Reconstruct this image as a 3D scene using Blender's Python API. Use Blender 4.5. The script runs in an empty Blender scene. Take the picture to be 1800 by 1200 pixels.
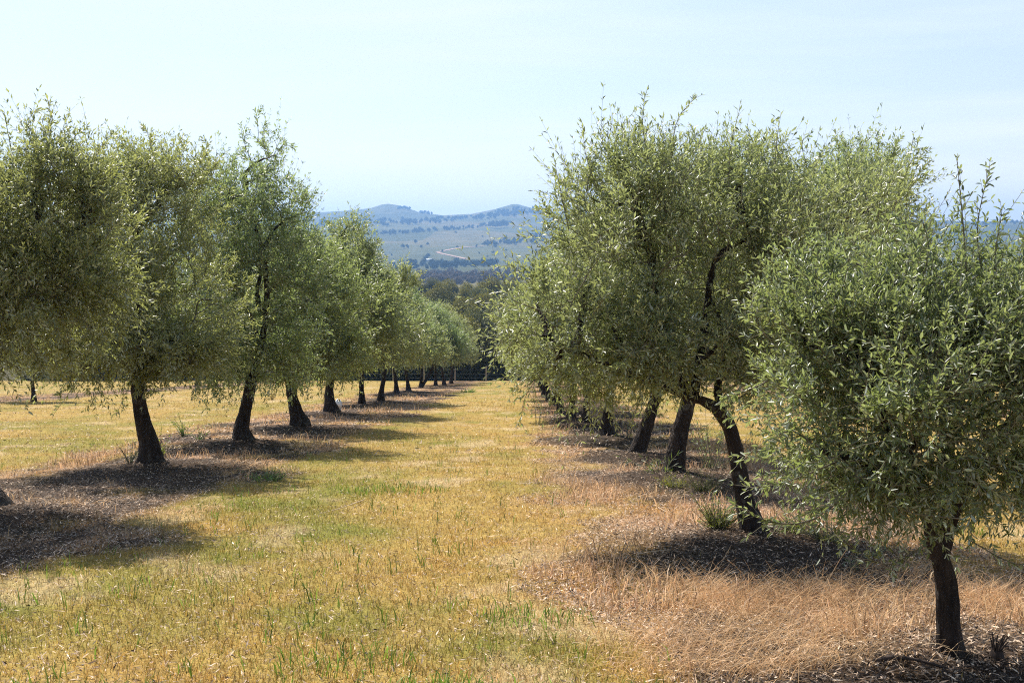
import bpy, math, random
import numpy as np
from mathutils import Vector

R = math.radians
C = bpy.context.scene.collection
SC = bpy.context.scene

# ------------------------------------------------------------------ camera
F, W0, H0, HOR = 1900.0, 1800.0, 1200.0, 440.0      # focal length in photo pixels, photo size, eye level row
CAMZ = 1.6
TH = math.atan((600.0 - HOR) / F)
cam_d = bpy.data.cameras.new('camera')
cam_d.sensor_width = 36.0
cam_d.lens = F / W0 * 36.0
cam_d.clip_start = 0.05
cam_d.clip_end = 20000
cam = bpy.data.objects.new('camera', cam_d)
C.objects.link(cam)
cam.location = (0, 0, CAMZ)
cam.rotation_euler = (math.pi / 2 - TH, 0, 0)
SC.camera = cam

# ------------------------------------------------------------------ light
SUN_EL, SUN_AZ = R(51), R(-32)          # behind the trees, a little to the left
w = bpy.data.worlds.new('World')
SC.world = w
w.use_nodes = True
nt = w.node_tree
nt.nodes.clear()
out = nt.nodes.new('ShaderNodeOutputWorld')
bg = nt.nodes.new('ShaderNodeBackground')
sky = nt.nodes.new('ShaderNodeTexSky')
sky.sky_type = 'NISHITA'
sky.sun_disc = False
sky.sun_elevation = SUN_EL
sky.sun_rotation = SUN_AZ
sky.air_density = 1.0
sky.dust_density = 1.2
sky.ozone_density = 1.0
# thin high cloud: long wisps that whiten the sky
tc = nt.nodes.new('ShaderNodeTexCoord')
mp = nt.nodes.new('ShaderNodeMapping')
mp.inputs['Scale'].default_value = (1.0, 1.0, 9.0)
mp.inputs['Rotation'].default_value = (R(6), R(-4), 0)
nz = nt.nodes.new('ShaderNodeTexNoise')
nz.inputs['Scale'].default_value = 1.7
nz.inputs['Detail'].default_value = 7
nz.inputs['Roughness'].default_value = 0.55
nz.inputs['Distortion'].default_value = 0.4
rp = nt.nodes.new('ShaderNodeValToRGB')
rp.color_ramp.elements[0].position = 0.42
rp.color_ramp.elements[0].color = (.46, .46, .46, 1)
rp.color_ramp.elements[1].position = 0.72
rp.color_ramp.elements[1].color = (1, 1, 1, 1)
mx = nt.nodes.new('ShaderNodeMixRGB')
mx.inputs[2].default_value = (6.9, 7.0, 7.15, 1)
nt.links.new(tc.outputs['Generated'], mp.inputs[0])
nt.links.new(mp.outputs[0], nz.inputs['Vector'])
nt.links.new(nz.outputs['Fac'], rp.inputs[0])
sx = nt.nodes.new('ShaderNodeSeparateXYZ')
nt.links.new(tc.outputs['Generated'], sx.inputs[0])
hm = nt.nodes.new('ShaderNodeMapRange')
hm.interpolation_type = 'SMOOTHSTEP'
hm.inputs['From Min'].default_value = 0.22
hm.inputs['From Max'].default_value = 0.50
hm.inputs['To Min'].default_value = 1.0
hm.inputs['To Max'].default_value = 0.05
nt.links.new(sx.outputs['Z'], hm.inputs['Value'])
mm_ = nt.nodes.new('ShaderNodeMath')
mm_.operation = 'MULTIPLY'
nt.links.new(rp.outputs[0], mm_.inputs[0])
nt.links.new(hm.outputs[0], mm_.inputs[1])
low = nt.nodes.new('ShaderNodeMapRange')
low.interpolation_type = 'SMOOTHSTEP'
low.inputs['From Min'].default_value = 0.0
low.inputs['From Max'].default_value = 0.20
low.inputs['To Min'].default_value = 1.0
low.inputs['To Max'].default_value = 0.0
nt.links.new(sx.outputs['Z'], low.inputs['Value'])
mxx = nt.nodes.new('ShaderNodeMath')
mxx.operation = 'MAXIMUM'
nt.links.new(mm_.outputs[0], mxx.inputs[0])
nt.links.new(low.outputs[0], mxx.inputs[1])
nt.links.new(mxx.outputs[0], mx.inputs[0])
lc = nt.nodes.new('ShaderNodeMixRGB')
lc.inputs[1].default_value = (6.1, 6.65, 6.9, 1)
lc.inputs[2].default_value = (8.9, 8.7, 8.5, 1)
nt.links.new(low.outputs[0], lc.inputs[0])
nt.links.new(lc.outputs[0], mx.inputs[2])
nt.links.new(sky.outputs[0], mx.inputs[1])
nt.links.new(mx.outputs[0], bg.inputs['Color'])
bg.inputs['Strength'].default_value = 0.10
nt.links.new(bg.outputs[0], out.inputs[0])

sun_d = bpy.data.lights.new('sun', 'SUN')
sun_d.energy = 5.0
sun_d.angle = R(0.5)
sun_d.color = (1.0, 0.95, 0.87)
sun = bpy.data.objects.new('sun', sun_d)
C.objects.link(sun)
SDIR = Vector((math.sin(SUN_AZ) * math.cos(SUN_EL), math.cos(SUN_AZ) * math.cos(SUN_EL), math.sin(SUN_EL)))
sun.rotation_euler = SDIR.to_track_quat('Z', 'Y').to_euler()
sun.location = (-20, 60, 80)

SC.view_settings.view_transform = 'Standard'
SC.view_settings.look = 'None'
SC.view_settings.exposure = 0.67
SC.view_settings.gamma = 1.0
SC.render.engine = 'CYCLES'
SC.cycles.pixel_filter_type = 'BLACKMAN_HARRIS'
SC.cycles.filter_width = 1.1
SC.cycles.max_bounces = 6
SC.cycles.diffuse_bounces = 4
SC.cycles.glossy_bounces = 2
SC.cycles.transmission_bounces = 4
SC.cycles.volume_bounces = 0
SC.cycles.use_denoising = False
SC.cycles.caustics_reflective = False
SC.cycles.caustics_refractive = False

# ------------------------------------------------------------------ helpers
rg = np.random.default_rng(11)
random.seed(5)


def ray(px, py):
    """direction through a photo pixel"""
    X = (px - 900.0) / F
    Y = -(py - 600.0) / F
    c, s = math.cos(TH), math.sin(TH)
    return np.array([X, c + Y * s, -s + Y * c])


VPX, VPY = 912.0, 642.0
_v = ray(VPX, VPY)
SL = _v[2] / _v[1]                       # slope of the orchard floor
RX = _v[0] / _v[1]                       # sideways run of the rows


def at(px, py, d):
    """the point seen at a pixel at forward distance d"""
    r = ray(px, py)
    return np.array([0, 0, CAMZ]) + r * (d / r[1])


def depth_of(py):
    r = ray(900, py)
    return -CAMZ / (r[2] / r[1] - SL)


def lattice(ix, iy, seed):
    n = (ix.astype(np.int64) * 374761393 + iy.astype(np.int64) * 668265263 + seed * 974634777) & 0xffffffff
    n = ((n ^ (n >> 13)) * 1274126177) & 0xffffffff
    n = (n ^ (n >> 16)) & 0xffffffff
    return n / 4294967295.0


def vnoise(x, y, seed=0):
    x = np.asarray(x, float); y = np.asarray(y, float)
    ix, iy = np.floor(x), np.floor(y)
    fx, fy = x - ix, y - iy
    fx = fx * fx * (3 - 2 * fx); fy = fy * fy * (3 - 2 * fy)
    a = lattice(ix, iy, seed); b = lattice(ix + 1, iy, seed)
    c = lattice(ix, iy + 1, seed); d = lattice(ix + 1, iy + 1, seed)
    return (a * (1 - fx) + b * fx) * (1 - fy) + (c * (1 - fx) + d * fx) * fy


def fbm(x, y, seed=0, o=4):
    s, a, t = 0, 0.5, 0
    for k in range(o):
        s = s + a * vnoise(x * 2 ** k + 17.3 * k, y * 2 ** k - 9.1 * k, seed + k)
        t += a
        a *= 0.55
    return s / t


def sstep(a, b, x):
    t = np.clip((x - a) / (b - a), 0, 1)
    return t * t * (3 - 2 * t)


# ------------------------------------------------------------------ terrain
FIELD_END = 108.0
PROF = [(FIELD_END, None), (118, 668), (150, 636), (250, 575), (400, 532), (700, 508), (1000, 499), (1500, 485),
        (2000, 463), (2600, 431), (3200, 404), (4000, 388), (4800, 380), (6200, 420), (9000, 440)]
PY = np.array([p[0] for p in PROF], float)
PZ = np.array([SL * FIELD_END] + [CAMZ - (p[1] - HOR) / F * p[0] for p in PROF[1:]])
SKYX = np.array([-3000, -900, -100, 300, 560, 610, 650, 680, 712, 735, 780, 830, 870, 905, 935, 990, 1100, 1300, 1600, 1730, 1800, 2200, 3000, 4500], float)
SKYY = np.array([385, 372, 390, 380, 374, 371, 367, 358, 363, 373, 379, 376, 368, 358, 366, 374, 366, 378, 385, 392, 388, 372, 390, 380], float)
MOUNDS = []


def terrain(x, y):
    x = np.asarray(x, float); y = np.asarray(y, float)
    x, y = np.broadcast_arrays(x, y)
    near = SL * y
    far = np.interp(y, PY, PZ)
    z = np.where(y < FIELD_END, near, far)
    # far ridge: two low summits on the skyline
    px = 900 + x / np.maximum(y, 1) * F
    ridge = CAMZ + (HOR - np.interp(px, SKYX, SKYY)) / F * 4800
    base48 = CAMZ + (HOR - 380) / F * 4800
    k = sstep(3900, 4800, y) * (1 - sstep(4850, 6200, y))
    z = z + (ridge - base48) * k
    ff = sstep(700, 1600, y)
    z = z + ff * (fbm(x / 420, y / 420, 31, 3) - 0.5) * 26 * (1 - 0.8 * k)
    # small unevenness of the orchard floor
    nf = 1 - sstep(100, 140, y)
    z = z + nf * ((fbm(x / 1.3, y / 1.3, 3, 2) - 0.5) * 0.07 + (fbm(x / 5, y / 5, 8, 2) - 0.5) * 0.12 + (fbm(x / .32, y / .32, 13, 2) - 0.5) * 0.035)
    for (mx_, my_, mh) in MOUNDS:
        z = z + mh * np.exp(-((x - mx_) ** 2 + (y - my_) ** 2) / 0.8)
    return z


def hit(px, py, d0=300, d1=7000):
    """first ground point seen through a far pixel"""
    r = ray(px, py); r = r / r[1]
    ds = np.geomspace(d0, d1, 1500)
    z = CAMZ + r[2] * ds
    t = terrain(r[0] * ds, ds)
    k = np.argmax(z < t)
    if not (z < t).any():
        k = len(ds) - 1
    d = ds[k]
    return np.array([r[0] * d, d, float(terrain(r[0] * d, d))])


# tree rows: photo pixel of each trunk's foot
LROW = [(-22, 905), (265, 820), (427, 780), (527, 755), (583, 729), (636, 713), (669, 708), (697, 692.5), (718, 688.5), (740, 680.5), (766, 677), (781, 676), (793, 673)]
RROW = [(1672, 1165), (1325, 950), (1185, 840), (1120, 800), (1067, 772), (1029, 747), (1004, 737), (985, 724), (972, 715), (965, 704), (956, 695), (952, 687), (949, 680)]
FARL = [(60, 706), (255, 686), (345, 678), (418, 673), (478, 670)]
FARR = [(1790, 729), (1560, 706), (1420, 692), (1330, 683)]


def foot(px, py):
    d = depth_of(py)
    p = at(px, py, d)
    return p[0], d


LPOS = [foot(*p) for p in LROW]
RPOS = [foot(*p) for p in RROW]
FLPOS = [foot(*p) for p in FARL]
FRPOS = [foot(*p) for p in FARR]
MOUNDS = [(x, y, 0.10) for x, y in LPOS[:9] + RPOS[:7]]
LX = np.mean([x - RX * y for x, y in LPOS[1:6]])
RXX = np.mean([x - RX * y for x, y in RPOS[1:5]])
FLX = np.mean([x - RX * y for x, y in FLPOS])
FRX = np.mean([x - RX * y for x, y in FRPOS])


def strip_mask(x, y):
    """1 under the tree rows (litter, rough dry grass), 0 in the mown alleys"""
    wob = (fbm(x / 1.6, y / 1.9, 51, 3) - 0.5) * 2.2
    m = np.zeros_like(np.asarray(x, float))
    for cx, hw in ((LX, 2.1), (RXX + 0.30, 1.72), (FLX, 2.0), (FRX, 2.0)):
        u = np.abs(x - RX * y - cx) + wob
        m = np.maximum(m, 1 - sstep(hw - 0.45, hw + 0.45, u))
    return m


def mulch_shade_mask(x, y):
    """1 where dark mulch, plus tree shade painted into the tone, lies round the trunks"""
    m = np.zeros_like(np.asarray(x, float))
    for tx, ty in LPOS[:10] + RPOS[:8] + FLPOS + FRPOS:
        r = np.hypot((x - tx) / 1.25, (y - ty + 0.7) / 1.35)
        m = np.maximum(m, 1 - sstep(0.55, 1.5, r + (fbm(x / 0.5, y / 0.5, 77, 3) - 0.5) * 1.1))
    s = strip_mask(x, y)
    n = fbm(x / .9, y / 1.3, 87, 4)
    m = np.maximum(m * .97, sstep(.45, .55, n - .07 * (1 - sstep(7.0, 9.0, y))) * .9)  # broken dark patches along the strips: mulch and painted tree shade together
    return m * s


def col(*c):
    return np.array(c, float)


GREEN, OLIVE, GOLD, ORANGE, STRAW, PINK, MULCH_SHADE = (col(.20, .24, .035), col(.33, .28, .06), col(.50, .345, .10),
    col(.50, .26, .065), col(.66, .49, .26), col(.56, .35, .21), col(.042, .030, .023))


def mixc(a, b, t):
    return a * (1 - t[..., None]) + b * t[..., None]


def grass_colour(x, y):
    n1 = fbm(x / 1.1, y / 1.7, 5, 4)
    n2 = fbm(x / 3.3, y / 5.0, 15, 3)
    n3 = fbm(x / 0.55, y / 0.8, 25, 3)
    c = np.broadcast_to(GOLD, x.shape + (3,)).copy()
    c = mixc(c, OLIVE, sstep(0.44, 0.70, n2 * 0.6 + n1 * 0.4) * 0.9)
    c = mixc(c, ORANGE, sstep(0.52, 0.66, n3) * 0.28)
    c = mixc(c, GREEN, sstep(0.58, 0.74, n1 * 0.65 + n3 * 0.35) * 0.6)
    c = mixc(c, STRAW, sstep(0.60, 0.72, fbm(x / 0.7, y / 0.9, 35, 3)) * 0.7)
    lush = np.exp(-((x - RX * y - LX - 3.0) / 1.2) ** 2) * sstep(0.35, 0.6, n1)   # greener edge of the alley
    c = mixc(c, GREEN, lush * 0.2)
    s = strip_mask(x, y)
    sc = mixc(np.broadcast_to(PINK, x.shape + (3,)), ORANGE, sstep(0.40, 0.62, n1) * 0.8)
    sc = mixc(sc, STRAW * np.array([.85, .74, .7]), sstep(0.5, 0.65, n3) * 0.6)
    sc = mixc(sc, OLIVE, sstep(0.58, 0.7, n1) * 0.6)
    return mixc(c, sc, s)


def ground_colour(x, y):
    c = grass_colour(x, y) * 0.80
    c = mixc(c, MULCH_SHADE, mulch_shade_mask(x, y) * 0.96)  # dark mulch, with tree shade put into the floor colour
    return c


# ------------------------------------------------------------------ meshes
def mesh_np(name, v, f, mat=None, cols=None, smooth=False):
    """v (N,3), f (M,k) or list of such arrays"""
    me = bpy.data.meshes.new(name)
    fs = f if isinstance(f, list) else [f]
    fs = [a for a in fs if len(a)]
    me.vertices.add(len(v))
    me.vertices.foreach_set('co', np.ascontiguousarray(v, np.float32).ravel())
    loops = np.concatenate([a.ravel() for a in fs]).astype(np.int32)
    tot = np.concatenate([np.full(len(a), a.shape[1]) for a in fs]).astype(np.int32)
    start = np.concatenate([[0], np.cumsum(tot)[:-1]]).astype(np.int32)
    me.loops.add(len(loops)); me.loops.foreach_set('vertex_index', loops)
    me.polygons.add(len(tot)); me.polygons.foreach_set('loop_start', start)
    if smooth:
        me.polygons.foreach_set('use_smooth', np.ones(len(tot), bool))
    if cols is not None:
        a = me.color_attributes.new('tint', 'FLOAT_COLOR', 'POINT')
        cc = np.ones((len(v), 4), np.float32); cc[:, :3] = cols
        a.data.foreach_set('color', cc.ravel())
    me.update(calc_edges=True)
    if mat: me.materials.append(mat)
    return me


def link(name, me, parent=None, loc=None):
    o = bpy.data.objects.new(name, me)
    C.objects.link(o)
    if parent is not None: o.parent = parent
    if loc is not None: o.location = loc
    return o


def tag(o, label=None, cat=None, group=None, kind=None):
    if label: o['label'] = label
    if cat: o['category'] = cat
    if group: o['group'] = group
    if kind: o['kind'] = kind
    return o


def empty(name, loc, label, cat, group=None):
    o = bpy.data.objects.new(name, None)
    o.empty_display_size = 0.3
    C.objects.link(o)
    o.location = loc
    return tag(o, label, cat, group)


# ------------------------------------------------------------------ materials
def mat_new(name):
    m = bpy.data.materials.new(name)
    m.use_nodes = True
    m.node_tree.nodes.clear()
    return m, m.node_tree.nodes, m.node_tree.links


def N(ns, t, **kw):
    n = ns.new(t)
    for k, v in kw.items():
        if k in n.inputs: n.inputs[k].default_value = v
        else: setattr(n, k, v)
    return n


def leaf_material(name, top, under, trans, gloss=0.38, tf=0.30, spec=0.9):
    m, ns, ls = mat_new(name)
    o = N(ns, 'ShaderNodeOutputMaterial')
    geo = N(ns, 'ShaderNodeNewGeometry'); oi = N(ns, 'ShaderNodeObjectInfo')
    hs = N(ns, 'ShaderNodeValToRGB')
    e = hs.color_ramp.elements
    e[0].position = 0; e[0].color = (top[0] * .45, top[1] * .55, top[2] * .6, 1)
    e[1].position = 1; e[1].color = (top[0] * 1.9, top[1] * 1.55, top[2] * 1.1, 1)
    k = e.new(0.5); k.color = (*top, 1)
    k = e.new(0.93); k.color = (top[0] * 1.5, top[1] * 1.35, top[2] * 1.0, 1)
    ls.new(geo.outputs['Random Per Island'], hs.inputs[0])
    mu = N(ns, 'ShaderNodeMixRGB', blend_type='MULTIPLY'); mu.inputs[0].default_value = 1
    ls.new(hs.outputs[0], mu.inputs[1]); ls.new(oi.outputs['Color'], mu.inputs[2])
    mb = N(ns, 'ShaderNodeMixRGB'); mb.inputs[2].default_value = (*under, 1)
    ls.new(geo.outputs['Backfacing'], mb.inputs[0]); ls.new(mu.outputs[0], mb.inputs[1])
    p = N(ns, 'ShaderNodeBsdfPrincipled', Roughness=gloss)
    p.inputs['Specular IOR Level'].default_value = spec
    ls.new(mb.outputs[0], p.inputs['Base Color'])
    t = N(ns, 'ShaderNodeBsdfTranslucent')
    mt = N(ns, 'ShaderNodeMixRGB', blend_type='MULTIPLY'); mt.inputs[0].default_value = 1
    mt.inputs[1].default_value = (*trans, 1); ls.new(oi.outputs['Color'], mt.inputs[2])
    ls.new(mt.outputs[0], t.inputs['Color'])
    x = N(ns, 'ShaderNodeMixShader'); x.inputs[0].default_value = tf
    ls.new(p.outputs[0], x.inputs[1]); ls.new(t.outputs[0], x.inputs[2])
    ls.new(x.outputs[0], o.inputs['Surface'])
    return m


def bark_material(name, a, b, scale=14, bump=0.6):
    m, ns, ls = mat_new(name)
    o = N(ns, 'ShaderNodeOutputMaterial'); p = N(ns, 'ShaderNodeBsdfPrincipled', Roughness=0.85)
    p.inputs['Specular IOR Level'].default_value = 0.25
    tc = N(ns, 'ShaderNodeTexCoord'); mp = N(ns, 'ShaderNodeMapping')
    mp.inputs['Scale'].default_value = (1, 1, 0.28)
    n1 = N(ns, 'ShaderNodeTexNoise', Scale=scale, Detail=8.0, Roughness=0.65)
    vo = N(ns, 'ShaderNodeTexVoronoi', Scale=scale * 2.2); vo.feature = 'DISTANCE_TO_EDGE'
    ls.new(tc.outputs['Object'], mp.inputs[0]); ls.new(mp.outputs[0], n1.inputs['Vector']); ls.new(mp.outputs[0], vo.inputs['Vector'])
    r = N(ns, 'ShaderNodeValToRGB'); r.color_ramp.elements[0].position = .35; r.color_ramp.elements[1].position = .7
    r.color_ramp.elements[0].color = (*a, 1); r.color_ramp.elements[1].color = (*b, 1)
    ls.new(n1.outputs['Fac'], r.inputs[0])
    n2 = N(ns, 'ShaderNodeTexNoise', Scale=6.0, Detail=5.0); ls.new(tc.outputs['Object'], n2.inputs['Vector'])
    r2 = N(ns, 'ShaderNodeValToRGB'); r2.color_ramp.elements[0].position = .60; r2.color_ramp.elements[1].position = .66
    mx = N(ns, 'ShaderNodeMixRGB'); mx.inputs[2].default_value = (.22, .21, .18, 1)      # lichen
    ls.new(n2.outputs['Fac'], r2.inputs[0])
    ml = N(ns, 'ShaderNodeMath', operation='MULTIPLY'); ml.inputs[1].default_value = .35
    ls.new(r2.outputs[0], ml.inputs[0]); ls.new(ml.outputs[0], mx.inputs[0]); ls.new(r.outputs[0], mx.inputs[1])
    ls.new(mx.outputs[0], p.inputs['Base Color'])
    ad = N(ns, 'ShaderNodeMath', operation='ADD'); ls.new(n1.outputs['Fac'], ad.inputs[0]); ls.new(vo.outputs['Distance'], ad.inputs[1])
    bp = N(ns, 'ShaderNodeBump', Strength=min(1, bump * 1.6), Distance=0.05); ls.new(ad.outputs[0], bp.inputs['Height'])
    ls.new(bp.outputs[0], p.inputs['Normal']); ls.new(p.outputs[0], o.inputs['Surface'])
    return m


def tint_material(name, tf=0.3, rough=0.6, spec=0.3, jitter=0.5):
    """colour from the mesh's own tint, varied blade by blade"""
    m, ns, ls = mat_new(name)
    o = N(ns, 'ShaderNodeOutputMaterial'); p = N(ns, 'ShaderNodeBsdfPrincipled', Roughness=rough)
    p.inputs['Specular IOR Level'].default_value = spec
    a = N(ns, 'ShaderNodeAttribute'); a.attribute_name = 'tint'
    g = N(ns, 'ShaderNodeNewGeometry')
    mr = N(ns, 'ShaderNodeMapRange'); mr.inputs['To Min'].default_value = 1 - jitter; mr.inputs['To Max'].default_value = 1 + jitter
    ls.new(g.outputs['Random Per Island'], mr.inputs['Value'])
    mu = N(ns, 'ShaderNodeMixRGB', blend_type='MULTIPLY'); mu.inputs[0].default_value = 1
    ls.new(a.outputs['Color'], mu.inputs[1]); ls.new(mr.outputs[0], mu.inputs[2])
    ls.new(mu.outputs[0], p.inputs['Base Color'])
    if tf > 0:
        t = N(ns, 'ShaderNodeBsdfTranslucent'); ls.new(mu.outputs[0], t.inputs['Color'])
        x = N(ns, 'ShaderNodeMixShader'); x.inputs[0].default_value = tf
        ls.new(p.outputs[0], x.inputs[1]); ls.new(t.outputs[0], x.inputs[2]); ls.new(x.outputs[0], o.inputs['Surface'])
    else:
        ls.new(p.outputs[0], o.inputs['Surface'])
    return m


def plain(name, c, rough=0.8, spec=0.3, nscale=None, amt=0.3):
    m, ns, ls = mat_new(name)
    o = N(ns, 'ShaderNodeOutputMaterial'); p = N(ns, 'ShaderNodeBsdfPrincipled', Roughness=rough)
    p.inputs['Specular IOR Level'].default_value = spec
    if nscale:
        tc = N(ns, 'ShaderNodeTexCoord'); n = N(ns, 'ShaderNodeTexNoise', Scale=nscale, Detail=6.0)
        ls.new(tc.outputs['Object'], n.inputs['Vector'])
        r = N(ns, 'ShaderNodeValToRGB')
        r.color_ramp.elements[0].position = .3; r.color_ramp.elements[1].position = .7
        r.color_ramp.elements[0].color = tuple(v * (1 - amt) for v in c) + (1,)
        r.color_ramp.elements[1].color = tuple(min(1, v * (1 + amt)) for v in c) + (1,)
        ls.new(n.outputs['Fac'], r.inputs[0]); ls.new(r.outputs[0], p.inputs['Base Color'])
    else:
        p.inputs['Base Color'].default_value = (*c, 1)
    ls.new(p.outputs[0], o.inputs['Surface'])
    return m


def ground_material():
    m, ns, ls = mat_new('orchard_floor')
    o = N(ns, 'ShaderNodeOutputMaterial'); p = N(ns, 'ShaderNodeBsdfPrincipled', Roughness=0.9)
    p.inputs['Specular IOR Level'].default_value = 0.1
    a = N(ns, 'ShaderNodeAttribute'); a.attribute_name = 'tint'
    tc = N(ns, 'ShaderNodeTexCoord')
    n1 = N(ns, 'ShaderNodeTexNoise', Scale=38.0, Detail=5.0, Roughness=0.7)
    n2 = N(ns, 'ShaderNodeTexNoise', Scale=5.0, Detail=8.0, Roughness=0.7)
    ls.new(tc.outputs['Object'], n1.inputs['Vector']); ls.new(tc.outputs['Object'], n2.inputs['Vector'])
    r = N(ns, 'ShaderNodeMapRange'); r.inputs['From Min'].default_value = .3; r.inputs['From Max'].default_value = .7
    r.inputs['To Min'].default_value = .45; r.inputs['To Max'].default_value = 1.35
    r2 = N(ns, 'ShaderNodeMapRange'); r2.inputs['From Min'].default_value = .3; r2.inputs['From Max'].default_value = .7
    r2.inputs['To Min'].default_value = .7; r2.inputs['To Max'].default_value = 1.25
    ls.new(n1.outputs['Fac'], r.inputs[0]); ls.new(n2.outputs['Fac'], r2.inputs[0])
    mm = N(ns, 'ShaderNodeMath', operation='MULTIPLY'); ls.new(r.outputs[0], mm.inputs[0]); ls.new(r2.outputs[0], mm.inputs[1])
    mu = N(ns, 'ShaderNodeMixRGB', blend_type='MULTIPLY'); mu.inputs[0].default_value = 1
    ls.new(a.outputs['Color'], mu.inputs[1]); ls.new(mm.outputs[0], mu.inputs[2]); ls.new(mu.outputs[0], p.inputs['Base Color'])
    bp = N(ns, 'ShaderNodeBump', Strength=0.7, Distance=0.03); ls.new(n1.outputs['Fac'], bp.inputs['Height'])
    ls.new(bp.outputs[0], p.inputs['Normal']); ls.new(p.outputs[0], o.inputs['Surface'])
    return m


def hill_material():
    m, ns, ls = mat_new('hill_pasture')
    o = N(ns, 'ShaderNodeOutputMaterial'); p = N(ns, 'ShaderNodeBsdfPrincipled', Roughness=0.95)
    p.inputs['Specular IOR Level'].default_value = 0.05
    tc = N(ns, 'ShaderNodeTexCoord')
    mp = N(ns, 'ShaderNodeMapping'); mp.inputs['Scale'].default_value = (1, .55, 0); mp.inputs['Rotation'].default_value = (0, 0, R(14))
    vo = N(ns, 'ShaderNodeTexVoronoi', Scale=0.0042, Randomness=0.8)
    n1 = N(ns, 'ShaderNodeTexNoise', Scale=0.02, Detail=9.0, Roughness=0.7)
    ls.new(tc.outputs['Object'], mp.inputs[0]); ls.new(mp.outputs[0], vo.inputs['Vector']); ls.new(tc.outputs['Object'], n1.inputs['Vector'])
    sp = N(ns, 'ShaderNodeSeparateColor'); ls.new(vo.outputs['Color'], sp.inputs[0])
    r = N(ns, 'ShaderNodeValToRGB'); e = r.color_ramp.elements
    e[0].position = 0; e[0].color = (.085, .088, .030, 1); e[1].position = 1; e[1].color = (.175, .145, .066, 1)
    k = e.new(.5); k.color = (.125, .12, .042, 1)
    ls.new(sp.outputs[0], r.inputs[0])
    r2 = N(ns, 'ShaderNodeValToRGB'); r2.color_ramp.elements[0].position = .35; r2.color_ramp.elements[1].position = .65
    r2.color_ramp.elements[0].color = (.6, .68, .6, 1); r2.color_ramp.elements[1].color = (1.15, 1.1, 1.05, 1)
    ls.new(n1.outputs['Fac'], r2.inputs[0])
    mu = N(ns, 'ShaderNodeMixRGB', blend_type='MULTIPLY'); mu.inputs[0].default_value = 1
    ls.new(r.outputs[0], mu.inputs[1]); ls.new(r2.outputs[0], mu.inputs[2]); ls.new(mu.outputs[0], p.inputs['Base Color'])
    ls.new(p.outputs[0], o.inputs['Surface'])
    return m


M_LEAF = leaf_material('olive_leaf', (.100, .132, .058), (.42, .46, .36), (.50, .58, .18), 0.42, 0.34)
M_DARKLEAF = leaf_material('evergreen_leaf', (.095, .092, .042), (.12, .12, .07), (.18, .17, .06), 0.65, 0.2, 0.25)
M_WEED = leaf_material('weed_leaf', (.14, .22, .04), (.20, .27, .08), (.35, .50, .06), 0.5, 0.35)
M_BARK = bark_material('olive_bark', (.014, .010, .009), (.066, .047, .037))
M_TWIG = plain('twig_bark', (.15, .135, .09), 0.75, 0.3, 30, 0.35)
M_GRASS = tint_material('grass_blade', 0.35, 0.5, 0.35, 0.45)
M_LITTER = tint_material('fallen_litter', 0.1, 0.7, 0.3, 0.6)
M_GROUND = ground_material()
M_HILL = hill_material()
M_SCRUB = leaf_material('bare_scrub', (.22, .18, .15), (.24, .20, .17), (.1, .08, .06), 0.8, 0.1, 0.1)
M_FARTREE = leaf_material('far_tree_leaf', (.035, .055, .022), (.05, .07, .03), (.06, .08, .02), 0.8, 0.1, 0.1)


# ------------------------------------------------------------------ ground
def axis(parts):
    a = [parts[0][0]]
    for (s, e, st0, st1) in parts:
        x = s
        while x < e - 1e-6:
            t = (x - s) / (e - s)
            x = min(e, x + st0 + (st1 - st0) * t)
            a.append(x)
    return np.array(a)


def sheet(xs, ys, zoff=0.0):
    X, Y = np.meshgrid(xs, ys)
    v = np.stack([X.ravel(), Y.ravel(), terrain(X, Y).ravel() + zoff], 1)
    nx, ny = len(xs), len(ys)
    i = (np.arange(ny - 1)[:, None] * nx + np.arange(nx - 1)[None, :]).ravel()
    return v, np.stack([i, i + 1, i + nx + 1, i + nx], 1)


xh = axis([(0, 9, .14, .14), (9, 30, .14, .9), (30, 700, .9, 60)])
xs = np.concatenate([-xh[::-1][:-1], xh])
ys = axis([(-12, 2.5, 1, .15), (2.5, 16, .13, .16), (16, 45, .16, .4), (45, 160, .4, 2.5), (160, 720, 3, 25)])
v, f = sheet(xs, ys)
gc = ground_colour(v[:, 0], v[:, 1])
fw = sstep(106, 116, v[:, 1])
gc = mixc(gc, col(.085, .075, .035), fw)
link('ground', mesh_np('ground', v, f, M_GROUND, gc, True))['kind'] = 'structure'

xh = axis([(0, 1500, 25, 30), (1500, 7000, 40, 260)])
xs = np.concatenate([-xh[::-1][:-1], xh])
ys = axis([(700, 2000, 14, 22), (2000, 5000, 22, 30), (5000, 6400, 60, 200)])
v, f = sheet(xs, ys, -0.4)
link('hills', mesh_np('hills', v, f, M_HILL, None, True))['kind'] = 'structure'


# ------------------------------------------------------------------ tubes and leaves
def unit(a):
    return a / np.maximum(np.linalg.norm(a, axis=-1, keepdims=True), 1e-9)


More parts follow.
